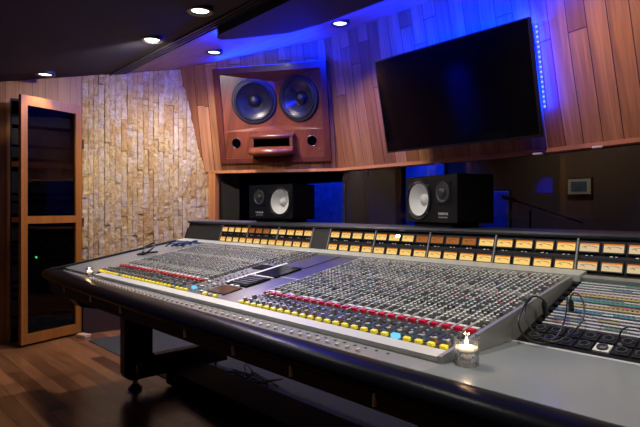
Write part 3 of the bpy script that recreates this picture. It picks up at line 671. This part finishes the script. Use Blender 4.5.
# meter bridge
BZ0, BZ1, BD0, BD1 = .885, 1.024, 1.957, 1.999
a = MB(); a.prism_x([(BD0, BZ0-.01), (BD1, BZ1), (2.2, BZ1), (2.2, .70), (2.05, .70)], -3.60, XR, 'bridge'); cpart(a, 'meter_bridge')
a = MB(); a.prism_x([(BD1-.012, BZ1-.008), (BD1-.02, BZ1+.002), (BD1-.014, BZ1+.010), (BD1+.02, BZ1+.014), (2.2, BZ1+.014), (2.2, BZ1-.002), (BD1, BZ1-.008)], -3.605, XR, 'bridgetop'); cpart(a, 'bridge_top_cap')
def bf(s, z, o=0.0):   # on the bridge face
    t = (z-BZ0)/(BZ1-BZ0); return Vector((-s, BD0+(BD1-BD0)*t-o, z))
def bq(mb, s0, s1, z0, z1, o0, o1, m):
    mb.hexa([bf(s1, z0, o1), bf(s0, z0, o1), bf(s0, z0, o0), bf(s1, z0, o0), bf(s1, z1, o1), bf(s0, z1, o1), bf(s0, z1, o0), bf(s1, z1, o0)], m)
divs = [.477, .797, 1.117, 1.437, 1.757, 2.077, 2.215, 2.521, 2.827, 3.133]
for s in divs:
    a = MB(); bq(a, s-.0028, s+.0028, BZ0+.002, BZ1-.006, 0, .010, 'divider'); cpart(a, 'bridge_divider')
for (s0, s1) in ((2.085, 2.207), (3.143, 3.59)):
    a = MB(); bq(a, s0, s1, BZ0+.006, BZ1-.008, 0, .004, 'blank'); cpart(a, 'blank_panel')
def meter_mesh(dim):
    f, o = {0: ('vuface', 'vuorange'), 1: ('vudim', 'vudimo'), 2: ('vupale', 'vuorange')}[dim]
    a = MB(); w, h = .033, .0142; sl = (BD1-BD0)/(BZ1-BZ0)
    def q(x0, x1, z0, z1, y0, y1, m):
        a.hexa([(x0, z0*sl-y1, z0), (x1, z0*sl-y1, z0), (x1, z0*sl-y0, z0), (x0, z0*sl-y0, z0), (x0, z1*sl-y1, z1), (x1, z1*sl-y1, z1), (x1, z1*sl-y0, z1), (x0, z1*sl-y0, z1)], m)
    q(-w, w, -h, h*.62, .0, .004, f); q(-w, w, h*.62, h, .0, .004, o)
    # bezel
    q(-w-.004, w+.004, h, h+.004, 0, .009, 'bridge'); q(-w-.004, w+.004, -h-.004, -h, 0, .009, 'bridge'); q(-w-.004, -w, -h, h, 0, .009, 'bridge'); q(w, w+.004, -h, h, 0, .009, 'bridge')
    # arc scale
    for k in range(14):
        t = -.9+k*1.8/13; x = t*.026; z = .004-.006*t*t; mm = 'red' if k > 9 else 'black'
        q(x-.0022, x+.0022, z, z+.0011 if k <= 9 else z+.002, .004, .0045, mm)
    for (x0, x1) in ((-.012, -.003), (.006, .012)): q(x0, x1, -.0305, -.0275, -.001, .0004, 'white')
    return a.mesh('vu_meter')
def needle_mesh():
    a = MB(); a.hexa([(.002, -.0055, -.016), (.0035, -.0055, -.0135), (.0035, -.005, -.0135), (.002, -.005, -.0135), (-.0195, -.0050, .004), (-.018, -.0050, .004), (-.018, -.0045, .004), (-.0195, -.0045, .004)], 'black'); return a.mesh('needle')
MM = [meter_mesh(i) for i in range(3)]; NM = needle_mesh()
cells = []
for s0, n in ((.157, 0), (.477, 1), (.797, 1), (1.117, 1), (1.437, 1), (1.757, 1), (2.215, 1), (2.521, 1), (2.827, 1)):
    pt = .0765 if s0 > 2.1 else .08
    for k in range(4): cells.append(s0+pt/2+k*pt)
lab = MB(); lb2 = MB()
dimset = {(1, s) for s in (5, 6, 7, 8)}
ci = 0
for s in cells:
    for row, zc in ((0, .9225), (1, .9855)):
        x_idx = round((s-.797-.04)/.08)
        dim = 0
        if row == 1 and 5 <= x_idx <= 8: dim = 1
        if row == 1 and s > 2.2 and 2.6 < s < 2.95: dim = 1 if s < 2.85 else 0
        if s < .797: dim = 2
        p = bf(s, zc, 0.001); o = bpy.data.objects.new('vu_meter', MM[dim]); C.objects.link(o); o.parent = CON; o.location = p-Vector(CON.location)
        nd = bpy.data.objects.new('needle', NM); C.objects.link(nd); nd.parent = o
# two lit white lamps in the upper row
for s in (1.597+.034, 1.597+.048):
    a = MB(); p = bf(s-.02, .992, .006); a.lathe([(.007, 0), (.005, .004), (0, .005)], p, (0, -1, 0), 'lamp', 12); cpart(a, 'peak_lamp', label='bright lit white lamp')

# ---- knobs and buttons
def knob_mesh(name, r, h, body, cap, n=10, r2=None):
    a = MB(); q = Matrix((Vector((1, 0, 0)), SU, SN)).transposed().to_4x4(); a.T = q
    r2 = r2 or r*.86; vs = []; 
    a.lathe([(r*1.1, 0), (r*1.1, h*.25), (r, h*.3), (r2, h)], (0, 0, 0), (0, 0, 1), body, n)
    ring = [(r2*math.cos(2*PI*i/n), r2*math.sin(2*PI*i/n), h) for i in range(n)]; a.add(ring, [tuple(range(n))], cap)
    a.box(-.0006, .0006, 0, r2*.95, h, h+.0006, 'white'); return a
def btn_mesh(w, l, h, m):
    a = MB(); a.T = Matrix((Vector((1, 0, 0)), SU, SN)).transposed().to_4x4(); a.box(-w, w, -l, l, 0, h*.0+h, m); return a
KN = {}
def proto(key, fn):
    if key not in KN: mbx = fn(); KN[key] = (mbx, None)
    return KN[key]
items = {}   # part kind -> list of (dist, protokey, location, label)
camp = Vector((0, 0, 1.12))
def put(kind, key, loc): items.setdefault(kind, []).append(((loc-camp).length, key, loc))
PR = {}
PR['k_pink'] = knob_mesh('knob', .0060, .012, 'knobmid', 'pink'); PR['k_blue'] = knob_mesh('knob', .0060, .012, 'knobmid', 'blue'); PR['k_green'] = knob_mesh('knob', .0060, .012, 'knobmid', 'green')
PR['k_grey'] = knob_mesh('knob', .0056, .012, 'knobmid', 'white'); PR['k_lite'] = knob_mesh('knob', .0056, .012, 'knob', 'white'); PR['k_dark'] = knob_mesh('knob', .0056, .012, 'knobdark', 'knobmid'); PR['k_brown'] = knob_mesh('knob', .008, .016, 'brown', 'knob'); PR['k_big'] = knob_mesh('knob', .008, .016, 'knobmid', 'knob'); PR['k_bluef'] = knob_mesh('knob', .008, .016, 'blue', 'knob')
PR['b_white'] = btn_mesh(.003, .0035, .004, 'white'); PR['b_grey'] = btn_mesh(.003, .0035, .004, 'knob'); PR['b_green'] = btn_mesh(.004, .005, .007, 'green'); PR['b_pink'] = btn_mesh(.003, .0035, .004, 'pink'); PR['b_blue'] = btn_mesh(.006, .005, .005, 'blue'); PR['b_dark'] = btn_mesh(.0035, .0035, .004, 'knobdark')
PR['y'] = btn_mesh(.0095, .006, .009, 'yellow'); PR['yd'] = btn_mesh(.0095, .006, .009, 'yellowdim'); PR['r'] = btn_mesh(.011, .0075, .010, 'red'); PR['w'] = btn_mesh(.012, .006, .006, 'white'); PR['c'] = btn_mesh(.012, .007, .012, 'cyan')
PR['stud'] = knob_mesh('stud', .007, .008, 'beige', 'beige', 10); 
fc = MB(); fc.T = Matrix((Vector((1, 0, 0)), SU, SN)).transposed().to_4x4(); fc.hexa([(-.006, -.011, .001), (.006, -.011, .001), (.006, .011, .001), (-.006, .011, .001), (-.0055, -.006, .011), (.0055, -.006, .011), (.0055, .006, .011), (-.0055, .006, .011)], 'knobmid'); fc.box(-.0056, .0056, -.0007, .0007, .011, .0115, 'white'); PR['f'] = fc
slots = MB(); seps = MB()
NR = 28; rows = ['k_grey']*NR
for j, kx in ((2, 'k_lite'), (3, 'k_lite'), (5, 'k_dark'), (7, 'k_blue'), (8, 'k_blue'), (10, 'k_pink'), (12, 'k_green'), (13, 'k_pink'), (15, 'k_lite'), (16, 'k_lite'), (18, 'k_green'), (20, 'k_blue'), (22, 'k_pink'), (24, 'k_lite'), (25, 'k_pink'), (26, 'k_lite'), (27, 'k_lite')): rows[j] = kx
for blk, (sb, n) in enumerate(((.79, 24), (2.22, 24))):
    slots = MB(); seps = MB()
    for c in range(n):
        s = sb+.02+c*.04
        seps.hexa([sp(s+.0218, 1.30, 0), sp(s+.0182, 1.30, 0), sp(s+.0182, 1.88, 0), sp(s+.0218, 1.88, 0), sp(s+.0218, 1.30, .007), sp(s+.0182, 1.30, .007), sp(s+.0182, 1.88, .007), sp(s+.0218, 1.88, .007)], 'strip')
        for j in range(NR):
            D = 1.358+j*.0188; t = 'k_grey' if rows[j] in ('k_pink', 'k_blue', 'k_green') else rows[j]
            put('knob', rows[j] if random.random() < .8 else 'k_grey', sp(s+.0085, D))
            if random.random() < .78: put('knob', t if random.random() < .85 else random.choice(('k_pink', 'k_lite', 'k_green')), sp(s-.0085, D+.002))
            else: put('button', random.choice(('b_white', 'b_grey', 'b_dark')), sp(s-.0085, D+.002))
        # fader
        fD = 1.225+random.choice((.0, .01, .02, .035, .045))
        slots.hexa([sp(s+.010, 1.212, 0), sp(s+.007, 1.212, 0), sp(s+.007, 1.288, 0), sp(s+.010, 1.288, 0), sp(s+.010, 1.212, .0008), sp(s+.007, 1.212, .0008), sp(s+.007, 1.288, .0008), sp(s+.010, 1.288, .0008)], 'matte')
        put('fader_cap', 'f', sp(s+.0085, fD+.012))
        for j in range(4): put('button', random.choice(('b_grey', 'b_dark', 'b_grey', 'b_dark')), sp(s-.009, 1.222+j*.019))
        put('knob', 'k_brown' if random.random() < .35 else ('k_bluef' if random.random() < .4 else 'k_big'), sp(s+.001, 1.200))
        put('red_button', 'r', sp(s, 1.306)); put('white_button', 'w' if random.random() < .8 else 'b_green', sp(s, 1.330))
    cpart(slots, 'fader_slots'); cpart(seps, 'channel_lines')
for c in range(24): put('yellow_button', 'c' if c == 4 else ('y'), sp(.81+c*.04, 1.179))
for c in range(32): put('yellow_button', 'y' if random.random() < .9 else 'yd', sp(1.92+c*.04 if c > 0 else 1.92, 1.179)) if not 3 <= c < 6 else None
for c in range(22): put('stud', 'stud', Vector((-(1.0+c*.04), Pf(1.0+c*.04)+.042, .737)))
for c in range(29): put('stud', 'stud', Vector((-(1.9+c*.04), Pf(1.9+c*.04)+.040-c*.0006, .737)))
for c in range(26):
    put('touch_button', 'b_dark', Vector((-(.93+c*.04), 1.098, .735)))
# centre section column A: knobs + buttons
for c in range(3):
    for j in range(14): put('button', random.choice(('b_grey', 'b_grey', 'b_dark', 'b_dark', 'b_white')), sp(2.085+c*.045, 1.20+j*.024))
    for j in range(12): put('knob', 'k_grey' if random.random() < .8 else 'k_pink', sp(2.085+c*.05, 1.66+j*.0205))
for (s, D, k) in ((2.15, 1.215, 'c'), (2.11, 1.225, 'b_blue'), (2.17, 1.27, 'b_green'), (2.05, 1.25, 'b_pink'), (2.02, 1.195, 'w'), (2.06, 1.20, 'w'), (2.14, 1.25, 'w'), (2.10, 1.29, 'w'), (2.18, 1.31, 'w'), (1.96, 1.315, 'w'), (2.0, 1.315, 'w'), (2.16, 1.345, 'b_pink')): put('menu_button', k, sp(s, D))
NAMES = {'red_button': 'red_button', 'yellow_button': 'yellow_button', 'stud': 'stud', 'knob': 'knob', 'button': 'button'}
PMESH = {}
for kind, lst in items.items():
    lst.sort(key=lambda t: t[0])
    for (d_, key, loc) in lst[:100]:
        if key not in PMESH: PMESH[key] = PR[key].mesh(kind)
        o = bpy.data.objects.new(kind, PMESH[key]); C.objects.link(o); o.parent = CON; o.location = loc-Vector(CON.location)
        if key == 'c': o['label'] = 'lit cyan button'
    rest = lst[100:]
    if rest:
        a = MB()
        for (d_, key, loc) in rest:
            q = PR[key]; k0 = len(a.v); a.v += [v+loc for v in q.v]
            a.f += [tuple(k0+i for i in f) for f in q.f]; mp = [a.mid(m) for m in q.mats]; a.mi += [mp[i] for i in q.mi]; a.sm += q.sm
        a.build(kind, CON, kind='stuff')
# centre plates, keyboard, screens
surf(1.905, 2.05, 1.215, 1.305, 'screen', 'touch_pad', 0, .004)
kb = surf(1.905, 2.05, 1.325, 1.455, 'black', 'keyboard', 0, .008)
km = MB()
for i in range(5):
    for j in range(13):
        s0 = 1.91+j*.0106; D0 = 1.332+i*.0235
        km.hexa([sp(s0+.009, D0, .008), sp(s0, D0, .008), sp(s0, D0+.019, .008), sp(s0+.009, D0+.019, .008), sp(s0+.008, D0+.002, .013), sp(s0+.001, D0+.002, .013), sp(s0+.001, D0+.017, .013), sp(s0+.008, D0+.017, .013)], 'key')
o = km.build('keys', kb); o.location = (0, 0, 0)
for ob in (o,):
    pass
surf(1.90, 2.05, 1.48, 1.63, 'screen', 'centre_screen', 0, .008); surf(2.085, 2.19, 1.555, 1.62, 'screen', 'small_screen', 0, .006)
surf(2.055, 2.075, 1.33, 1.68, 'white', 'white_edge_strip', 0, .008); surf(1.90, 2.05, 1.65, 1.88, 'plate', 'blank_plate', 0, .003)
surf(1.905, 2.045, 1.463, 1.472, 'white', 'white_edge_strip', 0, .006)
surf(1.752, 1.898, 1.50, 1.506, 'lightgrey', 'plate_joint', 0, .001)

# ---- patch bay
def zp(D): return .735+(D-1.475)*.325
PA = math.atan(.325); PU = Vector((0, math.cos(PA), math.sin(PA))); PN = Vector((0, -math.sin(PA), math.cos(PA)))
def pp(s, D, h=0): return Vector((-s, D, zp(D)))+PN*h
def pbox(mb, s0, s1, D0, D1, h0, h1, m):
    mb.hexa([pp(s1, D0, h0), pp(s0, D0, h0), pp(s0, D1, h0), pp(s1, D1, h0), pp(s1, D0, h1), pp(s0, D0, h1), pp(s0, D1, h1), pp(s1, D1, h1)], m)
a = MB(); pbox(a, -.60,   .777, 1.475, 1.90, -.03, -.004, 'black'); PB = cpart(a, 'patch_bay')
a = MB(); pbox(a, -.60, .777, 1.467, 1.475, -.003, .006, 'lightgrey'); a.build('front_lip', PB)
a = MB(); pbox(a, -.60, .777, 1.906, 1.93, -.004, .012, 'cheek'); a.build('rear_rail', PB)
rowc = ['rowwhite', 'rowwhite', 'rowwhite', 'rowwhite', 'rowwhite', 'rowblue', 'rowwhite', 'rowyel', 'rowwhite', 'rowteal', 'rowwhite', 'rowyel', 'rowpink', 'rowwhite', 'rowteal', 'rowwhite', 'rowteal']
lm = MB(); jm = MB(); jb = MB(); pitch = (1.904-1.600)/len(rowc)
for i, m in enumerate(rowc):
    D0 = 1.600+i*pitch
    pbox(lm, -.2, .748, D0, D0+pitch*.42, -.004, .002, 'rowwhite' if i % 2 == 0 or i < 5 else m)
    pbox(jb, -.2, .748, D0+pitch*.42, D0+pitch, -.004, 0, m if m != 'rowwhite' else 'rowblack')
    # coloured tags of varying lengths
    s = .73
    while s > -.18:
        L_ = random.choice((.03, .06, .09, .12))
        if random.random() < .28: pbox(lm, max(s-L_, -.2), s, D0+.001, D0+pitch*.36, .002, .0026, random.choice(('rowpink', 'rowyel', 'rowblue', 'rowteal', 'white')))
        s -= L_
    for k in range(70):
        s = .728-k*.0132; p = pp(s, D0+pitch*.72, 0)
        jm.lathe([(.0042, .0), (.0036, .0015), (.0022, .0015)], p, PN, 'brass' if i % 3 else 'knobmid', 6); jm.lathe([(.0023, .0012), (0, .0012)], p, PN, 'matte', 6)
lm.build('label_strips', PB); jb.build('jack_rows', PB); jm.build('jack_socket', PB, kind='stuff')
# brackets along the cheek
for i in range(9):
    a = MB(); D0 = 1.56+i*.038; pbox(a, .750, .766, D0, D0+.018, -.004, .006, 'black'); a.build('screw_bracket', PB)
# round connector sockets, two rows
for r in range(2):
    for k in range(19):
        s = .737-k*.047; D = 1.524+r*.045
        if s < -.15: continue
        white = (r == 0 and k == 4)
        a = MB(); pbox(a, s-.020, s+.020, D-.0185, D+.0185, -.004, .001, 'white' if white else 'socketplate')
        so = a.build('connector_socket', PB, label='white square connector socket' if white else None)
        a = MB(); p = pp(s, D, .001); a.lathe([(.0150, 0), (.0142, .005), (.0112, .005), (.0105, .0), (0, 0)], p, PN, ['knobdark', 'knobdark', 'knobdark', 'matte'], 18); a.build('socket_ring', so)
        for j in range(3):
            a = MB(); t = 2*PI*j/3+.5; q = p+Vector((1, 0, 0))*math.cos(t)*.006+PU*math.sin(t)*.006; a.cyl(q, q+PN*.002, .0018, 'chrome', n=6); a.build('contact', so)
# legs
for s in (3.24, -.42):
    a = MB(); t = .065; x0 = -s-t/2
    prof = [(1.34, .56), (1.34, .12)]
    for k in range(1, 6): an = PI+PI/2*k/6; prof.append((1.34+.06+.06*math.cos(an), .07+.06+.06*math.sin(an)))
    prof += [(1.40, .07), (2.07, .07), (2.07, .2), (1.54, .2), (1.52, .22), (1.52, .56)]
    a.prism_x(prof, x0, x0+t, 'black'); lg = cpart(a, 'leg')
    a = MB(); a.cyl((-s, 1.42, .006), (-s, 1.42, .018), .042, 'black', n=20); a.cyl((-s, 1.42, .018), (-s, 1.42, .04), .036, 'rubber', n=20, r1=.02); a.cyl((-s, 1.42, .04), (-s, 1.42, .07), .016, 'chrome', n=14); a.build('levelling_foot', lg)
    a = MB(); a.cyl((-s+.040, 1.42, .085), (-s+.040, 1.42, .165), .017, 'chrome', n=18); a.lathe([(.017, 0), (.013, .01), (0, .014)], (-s+.040, 1.42, .165), (0, 0, 1), 'chrome', 18); a.build('foot_bolt', lg, label='chrome bolt cap')
    a = MB(); a.cyl((-s, 2.0, .0), (-s, 2.0, .012), .042, 'black', n=20); a.cyl((-s, 2.0, .012), (-s, 2.0, .07), .014, 'chrome', n=14); a.build('levelling_foot', lg)
a = MB(); a.box(-3.19, .5, 1.60, 1.86, .012, .105, 'matte', .006); cpart(a, 'cable_tray')
a = MB(); a.prism_x([(1.07, .60), (1.12, .54), (1.2, .52), (1.26, .56)], -3.42, -3.30, 'black'); cpart(a, 'underside_bracket')

# ------------------------------------------------------------------ desk monitors
def monitor(loc, rz, flip, lab):
    e = empty('desk_monitor', loc, lab, 'speaker', rz, 'black studio monitors on the meter bridge')
    w, h, d = .382, .215, .199
    a = MB(); a.box(-w/2, w/2, d-.01, d, 0, h, 'black'); a.box(-w/2, w/2, 0, d, 0, .012, 'black'); a.box(-w/2, w/2, 0, d, h-.012, h, 'black'); a.box(-w/2, -w/2+.012, 0, d, 0, h, 'black'); a.box(w/2-.012, w/2, 0, d, 0, h, 'black'); a.build('cabinet', e, local=True)
    k = 1 if flip else -1
    xs = k*-.013
    a = MB(); xa, xb = sorted((xs, k*(w/2-.002))); a.holed([(xa, -.004, .002), (xb, -.004, .002), (xb, -.004, h-.002), (xa, -.004, h-.002)], (k*.085, -.004, h/2), (0, -1, 0), .085, 'black')
    xa, xb = sorted((xs, -k*(w/2-.002))); a.quad([(xa, -.004, .002), (xb, -.004, .002), (xb, -.004, h-.002), (xa, -.004, h-.002)], 'black')
    for q in ((-w/2+.002, w/2-.002, .002, .003), (-w/2+.002, w/2-.002, h-.003, h-.002), (-w/2+.002, -w/2+.003, .002, h-.002), (w/2-.003, w/2-.002, .002, h-.002)): a.box(q[0], q[1], -.004, .001, q[2], q[3], 'black')
    a.build('front_baffle', e, local=True)
    c = (k*.085, -.004, h/2); dr = (0, -1, 0)
    a = MB(); a.lathe([(.098, .0), (.098, .005), (.092, .006), (.086, .003)], c, dr, 'rubber', 36); wf = a.build('woofer', e, local=True)
    a = MB(); a.lathe([(.086, .003), (.081, .006), (.076, .003)], c, dr, 'rubber', 36); a.build('surround', wf, local=True)
    a = MB(); a.lathe([(.077, .003), (.06, -.010), (.04, -.026), (.026, -.036)], c, dr, 'conewhite', 36); a.build('cone', wf, local=True)
    a = MB(); a.lathe([(.027, -.036), (.022, -.022), (.012, -.015), (0, -.013)], c, dr, 'conewhite', 24); a.build('dust_cap', wf, local=True)
    for i in range(4):
        a = MB(); t = PI/4+i*PI/2; q = Vector((c[0]+.107*math.cos(t)*.92, -.004, c[2]+.107*math.sin(t)*.82)); a.cyl(q, q+Vector((0, -.005, 0)), .007, 'knobmid', n=10); a.build('screw', e, local=True)
    c = (-k*.095, -.004, h*.63)
    a = MB(); a.box(c[0]-.052, c[0]+.052, -.007, -.003, c[2]-.052, c[2]+.052, 'rubber', .0015)
    a.lathe([(.047, .003), (.045, .007), (.04, .007), (.036, .004)], c, dr, 'knobdark', 30); tw = a.build('tweeter', e, local=True)
    a = MB(); a.lathe([(.036, .0035), (.03, .005), (.020, .0045), (.019, .009), (.012, .014), (0, .016)], c, dr, 'gear2', 26); a.build('dome', tw, local=True)
    a = MB()
    for i in range(3): q = i*.013-.013; a.box(c[0]-.03, c[0]+.03, -.0205, -.019, c[2]+q-.0008, c[2]+q+.0008, 'knobdark')
    a.build('protective_bars', tw, local=True)
    rx = Matrix.Rotation(PI/2, 4, 'X')
    text_mesh('YAMAHA', .017, 'brand_lettering', 'white', e, Matrix.Translation((-k*.095, -.0047, .040)) @ rx)
    text_mesh('NS-10M STUDIO', .0085, 'model_lettering', 'lightgrey', e, Matrix.Translation((-k*.095, -.0047, .024)) @ rx)
    return e
BT = BZ1+.014
for (x, y, rz, fl, lab, px0, px1) in ((-1.485, 2.055, R(-17), False, 'black desk monitor with white cone on its left, right one of the pair', 0, 0), (-2.70, 2.06, R(8), True, 'black desk monitor with white cone on its right, left one of the pair', 0, 0)):
    pd = MB(); pd.T = Matrix.Translation((x, y, BT)) @ Matrix.Rotation(rz, 4, 'Z'); pd.box(-.14, .14, .01, .16, 0, .02, 'matte', .004)
    pd.build('isolation_pad', None, 'dark pad under the %s desk monitor' % ('right' if x > -2 else 'left'), 'speaker pad')
    monitor((x, y, BT+.02), rz, fl, lab)

# ------------------------------------------------------------------ candles
def candle(x, y, z, r, h, lab, sc=1.0):
    e = empty('candle_glass', (x, y, z), lab, 'candle', group='candle glasses on the console')
    a = MB(); a.lathe([(0, 0), (r*.95, 0), (r, .004), (r, h), (r-.002, h), (r-.002, .006), (0, .006)], (x, y, z), (0, 0, 1), 'clear', 32); a.build('glass', e)
    a = MB(); a.lathe([(0, h*.50), (r*.8, h*.50), (r*.9, h*.55), (r*.86, h*.60), (r*.4, h*.65), (0, h*.67)], (x, y, z), (0, 0, 1), 'wax', 26); a.build('wax', e)
    a = MB(); a.lathe([(0, h*.66), (.0034, h*.70), (.0045, h*.76), (.003, h*.85), (0, h*.95)], (x, y, z), (0, 0, 1), 'flame', 14); a.build('flame', e)
    random.seed(3)
    for i in range(9):
        a = MB(); t = random.uniform(0, 6.28); rr = random.uniform(.15, .62)*r; q = Vector((x+rr*math.cos(t), y+rr*math.sin(t), z+.013+random.uniform(0, .008)))
        s_ = random.uniform(.006, .009); vs = [q+Vector((random.uniform(-1, 1), random.uniform(-1, 1), random.uniform(-.7, .7))).normalized()*s_ for _ in range(2)]
        ax = Vector((random.uniform(-1, 1), random.uniform(-1, 1), random.uniform(-1, 1))).normalized(); a.lathe([(0, -s_), (s_*.8, -s_*.3), (s_*.7, s_*.5), (0, s_)], q, ax, 'crystal', 6); a.sm = [False]*len(a.sm); a.build('pebble', e)
    lightobj('candle_light', 'POINT', (x, y, z+h*.9), (x, y, 0), .12, (1, .6, .3), .008)
candle(-.735, 1.165, .7375, .031, .072, 'small glass candle holder with clear pebbles on the desk by the right cheek')
candle(-3.135, 1.106, .7375, .020, .05, 'small glass candle holder at the far left end of the console')

# ------------------------------------------------------------------ patch cords and cables
HC = 1.12; ca, sa, f = .7364, .6765, 540.
def pix(x, y, D):
    X = (x-320)/f; H = (209-y)/f; s = -X*sa+ca; d = X*ca+sa; t = D/d; return Vector((-s*t, D, HC+H*t))
def cord(name, pts, r, lab, plugs=(), cat='cable', m='cable', group=None):
    P = [Vector(p) for p in pts]; e = empty(name, P[0], lab, cat, group=group)
    a = MB(); a.tube(P, r, m); a.build('cable', e)
    for (p, q) in plugs:
        a = MB(); p = Vector(p); q = Vector(q); mid = p+(q-p)*.75; a.cyl(p, mid, .0085, m, n=12); a.cyl(mid, q, .0085, m, r1=r*1.1, n=12); pl = a.build('plug', e)
        a = MB(); dv = (q-p).normalized(); a.cyl(p-dv*.01, p, .0045, 'brass', n=10); a.build('plug_tip', pl)
    return e

c1 = [pix(545, 306, 1.615), pix(543, 300, 1.60), pix(537, 296.5, 1.57), pix(530, 298, 1.53), pix(523, 308, 1.48), pix(518.5, 321, 1.44), pix(522, 333, 1.44), pix(532, 341, 1.45), pix(546, 342.5, 1.47), pix(557, 336, 1.50), pix(564, 322, 1.54), pix(566.5, 308, 1.60), pix(567, 297, 1.66)]
cord('patch_cord', c1, .0026, 'black patch cord looping to the left over the jack rows, its plug beside the cheek', [(pix(546, 315, 1.625), pix(543.5, 300, 1.605))])
c2 = [pix(571, 305, 1.69), pix(570.5, 298, 1.67), pix(574, 293, 1.65), pix(580, 296, 1.62), pix(584, 306, 1.60), pix(583.5, 317, 1.58), pix(577, 328, 1.55), pix(566, 337, 1.50), pix(553, 342, 1.475), pix(540, 337, 1.465), pix(530, 327, 1.46), pix(525, 315, 1.47), pix(526, 305, 1.50), pix(531, 298.5, 1.53)]
cord('patch_cord', c2, .0026, 'black patch cord looping right from the second upright plug on the patch bay', [(pix(571.5, 313, 1.70), pix(570.5, 299, 1.675))])
c3 = [pix(620, 344, 1.545), pix(619.5, 336, 1.54), pix(623, 329, 1.54), pix(632, 327, 1.55), pix(645, 331, 1.56), pix(660, 340, 1.56)]
cord('microphone_cable', c3, .0022, 'thin black cable plugged into a round socket at the right edge', [(pix(621, 350, 1.55), pix(620, 342, 1.545))])
# blue cable bundle and a black loop at the far left rear of the console
random.seed(5)
e = empty('cable_bundle', sp(3.36, 1.72), 'bundle of blue cables lying at the far left rear corner of the console', 'cables')
for k in range(6):
    P = []
    x = 3.40-k*.022; y = 1.70+k*.016
    for j in range(6): P.append(sp(x-.014*j+random.uniform(-.015, .015), y+.018*j+random.uniform(-.02, .02), .006+.02*math.sin(j/5*PI)+random.uniform(0, .008)))
    a = MB(); a.tube(P, .006, 'bluecable', 6); a.build('cable', e)
P = [sp(3.44, 1.56, .005), sp(3.47, 1.60, .03), sp(3.44, 1.64, .05), sp(3.38, 1.63, .05), sp(3.34, 1.58, .03), sp(3.36, 1.53, .006), sp(3.42, 1.52, .006), sp(3.30, 1.60, .01)]
cord('headphone_cable', P, .006, 'black looped cable lying in front of the blue cables at the left end')
# cables on the floor under the console
random.seed(11)
for (x, y, lab, n) in ((-2.85, 2.02, 'tangle of thin black cables on the carpet below the console middle', 5), (-3.55, 1.95, 'thin black cable trailing over the carpet behind the console leg', 2)):
    e = empty('floor_cable', (x, y, .01), lab, 'cable')
    for k in range(n):
        P = [Vector((x+random.uniform(-.2, .2), y+random.uniform(-.1, .1), .014+random.uniform(0, .05))) for _ in range(7)]; a = MB(); a.tube(P, .005, 'matte', 6); a.build('cable', e)
cord('hanging_cable', [(-.98, 1.3, .56), (-.98, 1.3, .3), (-1.0, 1.35, .12), (-1.1, 1.5, .112), (-1.25, 1.55, .02), (-1.4, 1.5, .012)], .006, 'black cable hanging down from under the console front')

# ------------------------------------------------------------------ world, camera
w = bpy.data.worlds.new('World'); bpy.context.scene.world = w; w.use_nodes = True
w.node_tree.nodes['Background'].inputs[0].default_value = (.02, .02, .04, 1); w.node_tree.nodes['Background'].inputs[1].default_value = .3
cam = bpy.data.cameras.new('camera'); co = bpy.data.objects.new('camera', cam); C.objects.link(co)
co.location = (0, 0, 1.12); co.rotation_euler = (PI/2, 0, R(47.43)); cam.sensor_width = 36; cam.lens = 540/640*36; cam.shift_y = -4.5/640
cam.clip_start = .02; bpy.context.scene.camera = co
vs_ = bpy.context.scene.view_settings; vs_.view_transform = 'Standard'; vs_.look = 'None'; vs_.gamma = 1; vs_.exposure = 0.0; vs_.use_curve_mapping = False
